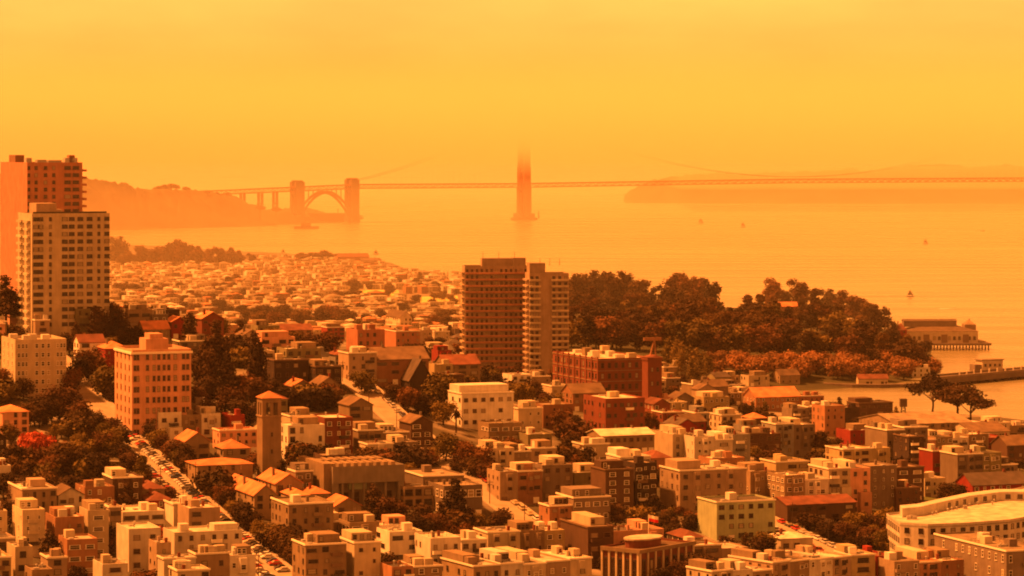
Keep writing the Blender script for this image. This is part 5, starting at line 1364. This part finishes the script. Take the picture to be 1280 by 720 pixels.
# beach club under the trees and the promenade
X0, Y0, w = locate(1073, 1110, 474, 4.5, 0)
house(1073, 1110, 474, 4.5, 12, 'cream', 'comp', style='side', ang=0, rise=2.5, cols=8, desc='low red-roofed beach clubhouse at the head of the cove', name='clubhouse', cat='clubhouse')
house(966, 1003, 392, 9, 12, 'orange', 'tile', style='side', rise=3, ang=4, desc='tile-roofed house half hidden among trees of the wooded point', cols=7, at=((966 - CX) * 2290 / F, 2290, 22))
house(1004, 1020, 424, 7, 10, 'peach', 'comp', style='side', ang=4, desc='small red-roofed house low on the wooded point', at=((1004 - CX) * 2060 / F, 2060, 9))
house(926, 940, 396, 8, 10, 'white', 'gravel', style='gable', ang=4, desc='small white gabled house between trees of the wooded point', at=((926 - CX) * 2250 / F, 2250, 9))
house(1122, 1132, 396, 9, 10, 'red', 'comp', style='hip', rise=5, ang=0, desc='red roof peak at the tip of the wooded point', at=((1120 - CX) * 2260 / F, 2260, 8))
house(1140, 1168, 446, 6, 12, 'white', 'light', ang=4, desc='white park building at the root of the curved pier', at=((1140 - CX) * 2020 / F, 2020, 12))
# lattice water tower against the cove
X0, Y0 = (1129 - CX) * 1660 / F, 1660.0; zg = hgt(X0, Y0)
r = root('lattice_tower', (X0, Y0, zg)); tag(r, 'slim lattice tower with a square tank against the cove water', 'tower')
mb = MB(); hh = CAMH - (508 - HY) * Y0 / F - zg
for sx in (-1, 1):
    for sy in (-1, 1): mb.tube((sx * 1.4, sy * 1.4, -.5), (sx * .9, sy * .9, hh), .22, .2, 4)
for k in range(4): 
    for sx in (-1, 1): mb.tube((-1.3 * sx, -1.3, hh * k / 4), (1.1 * sx, -1.1, hh * (k + 1) / 4), .15, .15, 4)
mb.build('legs', 'metal_dark', r)
mb = MB(); mb.box(-1.9, 1.9, -1.9, 1.9, hh - .1, hh + 4.2); mb.build('tank', 'wall_taupe', r)

def boat(px, py, L_, kind, desc):
    Y = F * CAMH / (py - HY); X = (px - CX) * Y / F
    r = root('sailing_boat' if kind == 'sail' else 'motor_boat' if kind == 'motor' else 'barge', (X, Y, 0), R.uniform(-.4, .4)); tag(r, desc, 'boat', 'boats on the bay')
    mb = MB(); n = 7; b = []
    for k in range(n + 1):
        t = k / n; wd = L_ * .16 * (1 if t < .55 else math.cos((t - .55) / .45 * 1.5)); b.append((L_ * (t - .5), wd))
    for (xa, wa), (xb, wb) in zip(b, b[1:]):
        mb.hexa([(xa, -wa * .6, -.6), (xb, -wb * .6, -.6), (xb, wb * .6, -.6), (xa, wa * .6, -.6), (xa, -wa, L_ * .10), (xb, -wb, L_ * .10), (xb, wb, L_ * .10), (xa, wa, L_ * .10)])
    mb.build('hull', 'hull_dark' if kind != 'motor' else 'hull_white', r)
    mb = MB(); mb.box(-L_ * .22, L_ * .18, -L_ * .09, L_ * .09, L_ * .10, L_ * .24); mb.build('cabin', 'hull_white' if kind != 'barge' else 'wall_brown', r)
    if kind == 'sail':
        mb = MB(); mb.tube((0, 0, L_ * .1), (0, 0, L_ * 1.0), .22, .14, 5); mb.build('mast', 'metal_dark', r)
        mb = MB(); mb.face([(-.2, 0, L_ * .22), (-L_ * .42, .1, L_ * .24), (-.2, 0, L_ * .95)]); mb.face([(.3, 0, L_ * .85), (L_ * .42, .1, L_ * .15), (.3, .1, L_ * .2)])
        o = mb.build('sail', 'timber_dark', r); o.modifiers.new('t', 'SOLIDIFY').thickness = .06
    else:
        mb = MB(); mb.tube((-L_ * .05, 0, L_ * .24), (-L_ * .05, 0, L_ * .5), .2, .14, 5); mb.build('mast', 'metal_dark', r)
    if kind == 'motor':
        q = MB()
        for k in range(8):
            a, c = -L_ * .5 - k * L_ * .6, -L_ * .5 - (k + 1) * L_ * .6; wa, wc = .5 + k * .35, .5 + (k + 1) * .35
            q.hexa([(c, -wc, -.3), (a, -wa, -.3), (a, wa, -.3), (c, wc, -.3), (c, -wc, .15), (a, -wa, .2), (a, wa, .2), (c, wc, .15)])
        q.build('wake', 'foam', r)
for bt in ((876, 279, 16, 'sail', 'dark sailing boat far out, the farther of the pair off the bridge'), (929, 284, 16, 'sail', 'dark sailing boat far out trailing toward the headland'), (1157, 305, 13, 'sail', 'small dark sailing boat alone in mid bay'),
           (1228, 289, 18, 'motor', 'white motor boat with a wake near the far shore'), (1138, 371, 11, 'sail', 'sailing boat off the pier shed'), (1194, 386, 4, 'motor', 'tiny boat just beyond the pier shed'), (383, 286, 46, 'barge', 'long low dark barge before the fort'),
           (354, 316, 9, 'sail', 'tiny sailing boat beyond the far shore trees'), (470, 318, 11, 'sail', 'small sailing boat off the far yacht harbour'), (895, 294, 6, 'motor', 'speck of a motor boat in open water')): boat(bt[0], bt[1], bt[2] * (.68 if bt[3] != 'barge' else 1), *bt[3:])

# ------------------------------------------------------------------ cars
def car_meshes():
    out = {}
    prof = [(-2.1, .35), (-2.15, .75), (-1.9, .95), (-1.0, 1.0), (1.0, .98), (1.95, .82), (2.15, .6), (2.1, .35)]
    gl = [(-1.75, .96), (-1.25, 1.42), (.35, 1.44), (1.05, .97)]
    def ext(mb, p, hw0, hw1, zmid):
        n = len(p); b = len(mb.v)
        for s in (-1, 1):
            for x, z in p: mb.v.append((x, s * (hw0 if z < zmid else hw1), z))
        for i in range(n):
            j = (i + 1) % n; mb.f.append((b + i, b + j, b + n + j, b + n + i)); mb.m.append(0)
        mb.f.append(tuple(b + i for i in reversed(range(n)))); mb.m.append(0); mb.f.append(tuple(b + n + i for i in range(n))); mb.m.append(0)
    for c in ('white', 'silver', 'black', 'red', 'blue', 'beige'):
        mb = MB(); ext(mb, prof, .90, .84, .9); mb.box(-1.2, .3, -.60, .60, 1.425, 1.475); out[c] = mb.mesh('body', 'paint_' + c)
    mb = MB(); ext(mb, gl, .82, .62, 1.2); out['glass'] = mb.mesh('windows', 'glass')
    mb = MB(); mb.tube((0, -.1, 0), (0, .1, 0), .34, .34, 12); out['wheel'] = mb.mesh('wheel', 'tyre')
    mb = MB(); mb.tube((0, -.01, 0), (0, .01, 0), .2, .2, 8); out['rim'] = mb.mesh('rim', 'metal_grey')
    mb = MB(); mb.box(-.06, .04, -.22, .22, -.1, .1); out['lamp'] = mb.mesh('headlight', 'trim_white')
    return out
CM = car_meshes()
def car(X, Y, dirx, diry, c, desc, lmk, roll_dir=None):
    best = min((q for L_ in ROADZ for q in L_), key=lambda q: (q[0] - X) ** 2 + (q[1] - Y) ** 2)
    L_ = next(l for l in ROADZ if best in l); kb = L_.index(best); a, b = L_[max(0, kb - 1)], L_[min(len(L_) - 1, kb + 1)]
    rd = Vector((b[0] - a[0], b[1] - a[1], b[2] - a[2])).normalized(); side_ = Vector((rd.y, -rd.x, 0)).normalized(); n = side_.cross(rd).normalized()
    t = Vector((dirx, diry, 0)); t = (t - n * t.dot(n)).normalized(); s = n.cross(t)
    off = Vector((X - best[0], Y - best[1], 0)); z = best[2] + .01 + rd.z / max(.1, math.hypot(rd.x, rd.y)) * (off.x * rd.x + off.y * rd.y) / max(.1, math.hypot(rd.x, rd.y))
    r = root('parked_car', (0, 0, 0)); r.matrix_world = Matrix(((t.x, s.x, n.x, X), (t.y, s.y, n.y, Y), (t.z, s.z, n.z, z), (0, 0, 0, 1)))
    put('body', CM[c], r); put('windows', CM['glass'], r)
    for x in (-1.3, 1.35):
        for y in (-.82, .82): put('rim', CM['rim'], put('wheel', CM['wheel'], r, (x, y, .34)), (0, .105 if y > 0 else -.105, 0))
    for y in (-.6, .6): put('headlight', CM['lamp'], r, (2.1, y, .62))
    if isinstance(desc, str): later(r, f'{c} {desc}', 'car', 'cars parked along the streets', (X, Y), lmk)
CC = ['white', 'silver', 'black', 'white', 'beige', 'red', 'blue', 'silver', 'black']
k = 0
for side in (-1, 1):
    t = -8.0 if side < 0 else 0.0
    while t < 215:
        if R.random() < .88:
            X, Y = along(STA, t, side * 3.5)
            car(X, Y, EV[0] * -side, EV[1] * -side, R.choice(CC), 'car on the steep street', ['the bell tower', 'the tan brick apartment house', 'the pink six-storey block'])
        t += 2.9
for t in np.arange(60, 250, 6.2):
    if R.random() < .85:
        X, Y = along(STB, t, 3.4); car(X, Y, BV[0], BV[1], R.choice(CC), 'car on the upper hill street', ['the white stepped apartment house', 'the concrete slab hall'])
for t in np.arange(-26, 60, 5.6):
    for sd in (-3.9, 3.9):
        if R.random() < .85: X, Y = along(STD, t, sd); car(X, Y, BV[0], BV[1], R.choice(['white', 'silver', 'black', 'red', 'white', 'beige']), 'car on the ramped street', ['the green banded house'])
for t in np.arange(-40, 40, 7):
    X, Y = along(STB, t, 3.4); car(X, Y, BV[0], BV[1], R.choice(CC), 'car low on the hill street', ['the concrete slab hall', 'the columned brick hall'])
# street trees up the steep street
RS = random.Random(77)
for t in np.arange(10, 235, 8.5):
    for sd in (-8.8, 8.8):
        X, Y = along(STA, t + RS.uniform(-2, 2), sd)
        if RS.random() < .8: plant(X, Y, RS.uniform(4.5, 7.5), 'round', RS.choice(['leaf_dark', 'leaf_brown', 'leaf_olive']), 1.0, 'street trees up the steep street', ' on the steep street', ['the bell tower', 'the tan brick apartment house', 'the pink six-storey block'])
# street poles
def pole(X, Y, h, desc, lms):
    r = root('utility_pole', (X, Y, hgt(X, Y) - .3)); later(r, desc, 'utility pole', 'utility poles along the streets', (X, Y), lms)
    mb = MB(); mb.tube((0, 0, 0), (0, 0, h), .16, .11, 6); mb.build('pole', 'timber_dark', r)
    mb = MB(); mb.box(-1.2, 1.2, -.07, .07, h - .9, h - .75); mb.box(-.9, .9, -.07, .07, h - 1.8, h - 1.65); mb.build('crossarm', 'timber_dark', r)
    for x in (-1, -.4, .4, 1): put('insulator', unit_box('metal_grey'), r, (x, 0, h - .75), None, (.12, .12, .22))
for i, t in enumerate(range(-10, 230, 30)):
    for s in (-7.2, 7.2): pole(*along(STA, t + (8 if s > 0 else 0), s), 9.5, 'wooden pole beside the steep street', ['the bell tower', 'the tan brick apartment house', 'the pink six-storey block'])
for t in range(-30, 240, 34): pole(*along(STB, t, -5.6), 9, 'wooden pole beside the upper hill street', ['the white stepped apartment house', 'the concrete slab hall'])
for t in range(-25, 70, 28): pole(*along(STD, t, 6), 9, 'wooden pole beside the ramped street', ['the green banded house'])

# ------------------------------------------------------------------ coverage buffer: fill the gaps with more houses and shrubs
BW, BH = 640, 360
DEP = np.full((BH, BW), np.inf); IDB = np.full((BH, BW), -1, int)
gy, gx = np.mgrid[0:BH, 0:BW]
def hull(pts):
    pts = sorted(set(pts))
    def half(ps):
        o = []
        for p in ps:
            while len(o) > 1 and (o[-1][0] - o[-2][0]) * (p[1] - o[-2][1]) - (o[-1][1] - o[-2][1]) * (p[0] - o[-2][0]) <= 0: o.pop()
            o.append(p)
        return o[:-1]
    return half(pts) + half(pts[::-1])
def mask_of(corners):
    pp = [(lambda q: (q[0] / 2, q[1] / 2))(pix(*c)) for c in corners]
    H_ = hull(pp)
    x0, x1 = max(0, int(min(p[0] for p in H_))), min(BW, int(max(p[0] for p in H_)) + 2); y0, y1 = max(0, int(min(p[1] for p in H_))), min(BH, int(max(p[1] for p in H_)) + 2)
    if x0 >= x1 or y0 >= y1: return None
    X_, Y_ = gx[y0:y1, x0:x1] + .5, gy[y0:y1, x0:x1] + .5
    m = np.ones(X_.shape, bool)
    for a, b in zip(H_, H_[1:] + H_[:1]): m &= (b[0] - a[0]) * (Y_ - a[1]) - (b[1] - a[1]) * (X_ - a[0]) >= 0
    return (slice(y0, y1), slice(x0, x1)), m, sum(c[1] for c in corners) / len(corners)
def paint(corners, i):
    q = mask_of(corners)
    if q is None: return
    s, m, d = q; mm = m & (DEP[s] > d); DEP[s][mm] = d; IDB[s][mm] = i
for i, (r, cs) in enumerate(PLACED): paint(cs, i)
for P, hw in ROADS:
    for (xa, ya), (xb, yb) in zip(P[::2], P[2::2]): paint([(xa - hw, ya, hgt(xa, ya)), (xa + hw, ya, hgt(xa, ya)), (xb - hw, yb, hgt(xb, yb)), (xb + hw, yb, hgt(xb, yb))], -2)
KEEP = [(45, 160, 535, 605), (780, 890, 625, 668), (1100, 1195, 608, 632), (1000, 1290, 480, 527)]
def overlaps(X, Y, w, d):
    for cx_, cy_, hw, hd, a in FOOT:
        if abs(cx_ - X) + abs(cy_ - Y) > 120: continue
        c, s = math.cos(-a), math.sin(-a); lx, ly = (X - cx_) * c - (Y - cy_) * s, (X - cx_) * s + (Y - cy_) * c
        if abs(lx) < hw + w / 2 + .4 and abs(ly) < hd + d / 2 + .4: return True
    return False
cand = []
for s in np.arange(-60, 1500, 15.0):
    for n_ in np.arange(-800, 900, 9.5):
        X, Y = BV[0] * s + EV[0] * n_, 950 * 0 + BV[1] * s + EV[1] * n_ + 900
        X += R.uniform(-2, 2); Y += R.uniform(-4, 4)
        if not 955 < Y < 2300: continue
        px = CX + F * X / Y
        if not -30 < px < 1310: continue
        z = hgt(X, Y)
        if z < 2.5 or (px > 690 and Y > 1880): continue
        cand.append((Y, X, z, px))
cand.sort()
NF = 0
RF = random.Random(5)
for Y, X, z, px in cand:
    if NF >= 230: break
    w, d, h = RF.uniform(6, 10.5), RF.uniform(9, 15), RF.choice([5, 6, 7, 8.5, 9.5])
    if Y > 1650: w, h = w * 1.3, h + 1
    cxp, cyp = X + EV[0] * w / 2 + BV[0] * d / 2, Y + EV[1] * w / 2 + BV[1] * d / 2
    pxx, pyy = pix(cxp, cyp, z + h)
    if any(a < pxx < b and c < pyy < e for a, b, c, e in KEEP): continue
    if overlaps(cxp, cyp, w, d) or on_road(cxp, cyp, max(w, d) * .6): continue
    cs = [(X, Y), (X + EV[0] * w, Y + EV[1] * w), (X + EV[0] * w + BV[0] * d, Y + EV[1] * w + BV[1] * d), (X + BV[0] * d, Y + BV[1] * d)]
    co = [(x, y, z + zz) for zz in (0, h) for x, y in cs]
    q = mask_of(co)
    if q is None: continue
    sl, m, dep = q
    tot = m.sum(); bg = (m & np.isinf(DEP[sl])).sum(); occ = (m & ~np.isinf(DEP[sl]) & (DEP[sl] > dep)).sum()
    if tot == 0 or bg < max(10, .22 * tot) or occ > .10 * tot: continue
    st = RF.choices(['flat', 'side', 'gable', 'hip'], [.62, .14, .14, .10])[0]
    wl = RF.choice(['white', 'white', 'cream', 'peach', 'tan', 'taupe', 'taupe', 'olive', 'brown', 'brown', 'orange', 'grey', 'pink', 'yellow', 'dark', 'brick', 'red'])
    rf = RF.choice(['light', 'gravel', 'gravel', 'tar', 'brownroof']) if st == 'flat' else RF.choice(['tile', 'comp', 'brownroof', 'slate'])
    house(0, 0, 0, h, d, wl, rf, style=st, at=(X, Y, w), bays=RF.choice([0, 1, 1, 2]) if w > 7 and st == 'flat' else 0, wins=True, southw=None if Y < 1500 else False, cols=None if Y < 1500 else 3)
    paint(co, len(PLACED) - 1); NF += 1
OPEN = [(425, 535, 455, 540), (556, 590, 500, 545), (315, 360, 485, 580), (590, 720, 590, 690), (1165, 1290, 600, 690), (575, 645, 478, 535)]     # streets and fronts the photograph shows clear of trees
def in_open(X, Y, h):
    x, y = pix(X, Y, hgt(X, Y) + h * .7); return any(a < x < b and c < y < e for a, b, c, e in OPEN)
# shrubs and small trees where bare ground still shows
NB = 0
for _ in range(9000):
    if NB >= 330: break
    px, py = RF.uniform(0, 1280), RF.uniform(425, 720)
    if not np.isinf(DEP[min(BH - 1, int(py / 2)), min(BW - 1, int(px / 2))]): continue
    X, Y = solve(px, py, 0)
    if hgt(X, Y) < 2.5 or on_road(X, Y, 1.0) or Y > 2200 or (Y > 1850 and px > 700): continue
    h = RF.uniform(5, 11) if px < 780 else RF.uniform(4, 8)
    if overlaps(X, Y, 1.5, 1.5) or in_open(X, Y, h): continue
    c = solve(px, py, 0)
    plant(X, Y, h, RF.choice(['bush', 'round', 'round']), RF.choice(['leaf_dark', 'leaf_dark', 'leaf_brown', 'leaf_green', 'leaf_olive']), 1.2, 'trees among the houses')
    q = PLACED[-1]; paint(q[1], len(PLACED) - 1); NB += 1
for _ in range(2500):
    if NB >= 560: break
    px, Y = RF.uniform(0, 1280), RF.uniform(985, 1800)
    X = (px - CX) * Y / F
    if hgt(X, Y) < 3 or on_road(X, Y, .5) or overlaps(X, Y, 3.0, 3.0) or in_open(X, Y, 7): continue
    plant(X, Y, RF.uniform(6, 12) if px < 780 else RF.uniform(4, 8), RF.choice(['round', 'round', 'round', 'column', 'pine', 'bush']), RF.choice(['leaf_dark', 'leaf_dark', 'leaf_brown', 'leaf_green', 'leaf_olive']), 1.1, 'trees among the houses'); NB += 1
print('fill houses', NF, 'fill shrubs', NB)

# ------------------------------------------------------------------ the far flat district by the bay
RM = random.Random(23)
def small_house(mb, x, y, z, w, d, h, a, hipr):
    c, s = math.cos(a), math.sin(a)
    def T(px_, py_, pz): return (x + px_ * c - py_ * s, y + px_ * s + py_ * c, z + pz)
    cs = [(0, 0), (w, 0), (w, d), (0, d)]
    mb.hexa([T(*p, -1) for p in cs] + [T(*p, h) for p in cs], 0, (0, 1))
    if hipr:
        rs = min(w, d) * .2; e = .4; E_ = [T(-e, -e, h), T(w + e, -e, h), T(w + e, d + e, h), T(-e, d + e, h)]; r0, r1 = T(w * .5, d * .3, h + rs), T(w * .5, d * .7, h + rs)
        mb.face([E_[0], E_[1], r0], 1); mb.face([E_[1], E_[2], r1, r0], 1); mb.face([E_[2], E_[3], r1], 1); mb.face([E_[3], E_[0], r0, r1], 1)
    else:
        mb.hexa([T(*p, h) for p in ((.25, .25), (w - .25, .25), (w - .25, d - .25), (.25, d - .25))] + [T(*p, h + .05) for p in ((.25, .25), (w - .25, .25), (w - .25, d - .25), (.25, d - .25))], 1)
        mb.box(0, 0, 0, 0, 0, 0) if False else None
    for k in range(max(1, int(w / 3))):
        for zz in (h * .2, h * .62):
            p = 1.5 + k * 3.0
            mb.face([T(p - .6, -.05, zz), T(p + .6, -.05, zz), T(p + .6, -.05, zz + h * .2), T(p - .6, -.05, zz + h * .2)], 2)
spots = []
for row, Y in enumerate(np.arange(2260, 4040, 23.0)):
    px = 120 + RM.uniform(0, 8)
    lim = np.interp(Y, [2200, 2700, 3000, 3300, 3600, 3750, 4050], [700, 690, 640, 600, 560, 520, 460])
    while px < lim:
        X = (px - CX) * Y / F; Yj = Y + RM.uniform(-4, 4)
        w = RM.choice([6, 6.5, 7, 7.5, 8, 9, 14]); z = hgt(X, Yj)
        ok = z > 2 and not any(abs(px - a) < b and abs(185 + F * (CAMH - z) / Yj - c) < e for a, b, c, e in ((540, 40, 378, 9), (467, 36, 368, 6)))
        if ok and RM.random() < .84 and row % 4 != 3: spots.append((X, Yj, z, w, RM.uniform(9, 13), RM.choice([5, 5.5, 6, 6.5, 7.5])))
        px += (w + (RM.uniform(0, 1) if RM.random() < .75 else RM.uniform(6, 14))) * F / Y
WLS, RFS = ['white', 'cream', 'peach', 'white', 'yellow', 'pink', 'orange', 'tan', 'yellow', 'cream'], ['light', 'gravel', 'light', 'tile', 'tile', 'gravel', 'brownroof']
# the nearest and best seen ones are things of their own, the rest one mass
spots.sort(key=lambda q: q[1])
solo = spots[:260]; rest = spots[260:]
proto = {}
for i, (X, Y, z, w, d, h) in enumerate(solo):
    wl, rf, hp = RM.choice(WLS), RM.choice(RFS), RM.random() < .2
    key = (wl, rf, hp, RM.randrange(2))
    if key not in proto:
        mb = MB(); small_house(mb, 0, 0, 0, 11, 13, 9, 0, hp); proto[key] = mb.mesh('row_house', ['wall_' + wl, 'roof_' + rf, 'wall_taupe'])
    o = put('row_house', proto[key], None, (X, Y, z), E0, (w / 11, d / 13, h / 9))
    later(o, f"{wl} {'hip' if hp else 'flat'} {CW[rf]}-roofed house in the far district", 'house', 'houses of the far flat district', (X, Y), ['the salmon twin blocks', 'the brown apartment slabs', 'the suspension bridge'])
mbs = {}
for X, Y, z, w, d, h in rest:
    key = (RM.choice(WLS), RM.choice(RFS)); mbs.setdefault(key[0] if key[0] in ('white', 'tan', 'orange') else 'cream', []).append((X, Y, z, w, d, h))
mb = MB(); base = {'white': 0, 'cream': 3, 'tan': 6, 'orange': 9}
slots = []
for kk in ('white', 'cream', 'tan', 'orange'): slots += ['wall_' + kk, 'roof_' + ('tile' if kk == 'orange' else 'light' if kk == 'white' else 'gravel'), 'wall_taupe']
for kk, lst in mbs.items():
    for q in lst:
        n0 = len(mb.m); small_house(mb, *q[:6], E0, RM.random() < .2)
        for j in range(n0, len(mb.m)): mb.m[j] += base[kk]
o = mb.build('district_houses', slots); tag(o, 'mass of tiny pale houses along the far waterfront', 'houses', kind='stuff')
# yacht harbour masts and the long red-roofed hall on the shore
for px, py in [(R.uniform(500, 582), R.uniform(348, 358)) for _ in range(22)]:
    X, Y = solve(px, py, 0); Y = min(Y, 3560); X = (px - CX) * Y / F
    r = root('moored_yacht', (X, Y, max(0, hgt(X, Y)) + .1), R.uniform(0, 3)); later(r, 'moored white yacht with bare mast', 'boat', 'yachts in the far harbour', (X, Y), ['the suspension bridge'])
    mb = MB(); mb.hexa([(-5, -.8, -.3), (5, -.2, -.3), (5, .2, -.3), (-5, .8, -.3), (-5, -1.5, 1.2), (6, -.1, 1.3), (6, .1, 1.3), (-5, 1.5, 1.2)]); mb.build('hull', 'hull_white', r)
    mb = MB(); mb.tube((0, 0, 1.2), (0, 0, 15), .16, .1, 4); mb.build('mast', 'trim_white', r)
house(422, 462, 330, 9, 30, 'salmon', 'comp', style='side', rise=4, ang=10, desc='long salmon hall with red roof on the far shore', at=((422 - CX) * 3900 / F, 3900, 40), wins=False, name='shore_hall', cat='hall')
house(450, 475, 333, 6, 20, 'brown', 'brownroof', style='side', rise=3, ang=10, desc='low brown hall beside the long salmon hall', at=((452 - CX) * 3860 / F, 3860, 24), wins=False, name='shore_hall', cat='hall')

# ------------------------------------------------------------------ drop what nothing shows of, then write the labels
IDB[:] = -1; DEP[:] = np.inf
for i, (r, cs) in enumerate(PLACED): paint(cs, i)
cnt = np.bincount(IDB[IDB >= 0].ravel(), minlength=len(PLACED))
gone = set()
for i, (r, cs) in enumerate(PLACED):
    q = mask_of(cs)
    if q is not None and cnt[i] < (7 if 'crown' in [c.name.split('.')[0] for c in r.children] else 3) and q[1].sum() > 12:
        gone.add(r)
PENDING = [p for p in PENDING if p[3] not in gone]
kill = [c for r in gone for c in r.children_recursive] + list(gone)
print('dropped', len(gone), 'things', len(kill), 'objects')
bpy.data.batch_remove(kill)
settle_labels()
print('top level', sum(1 for o in sc.objects if o.parent is None), 'objects', len(sc.objects))
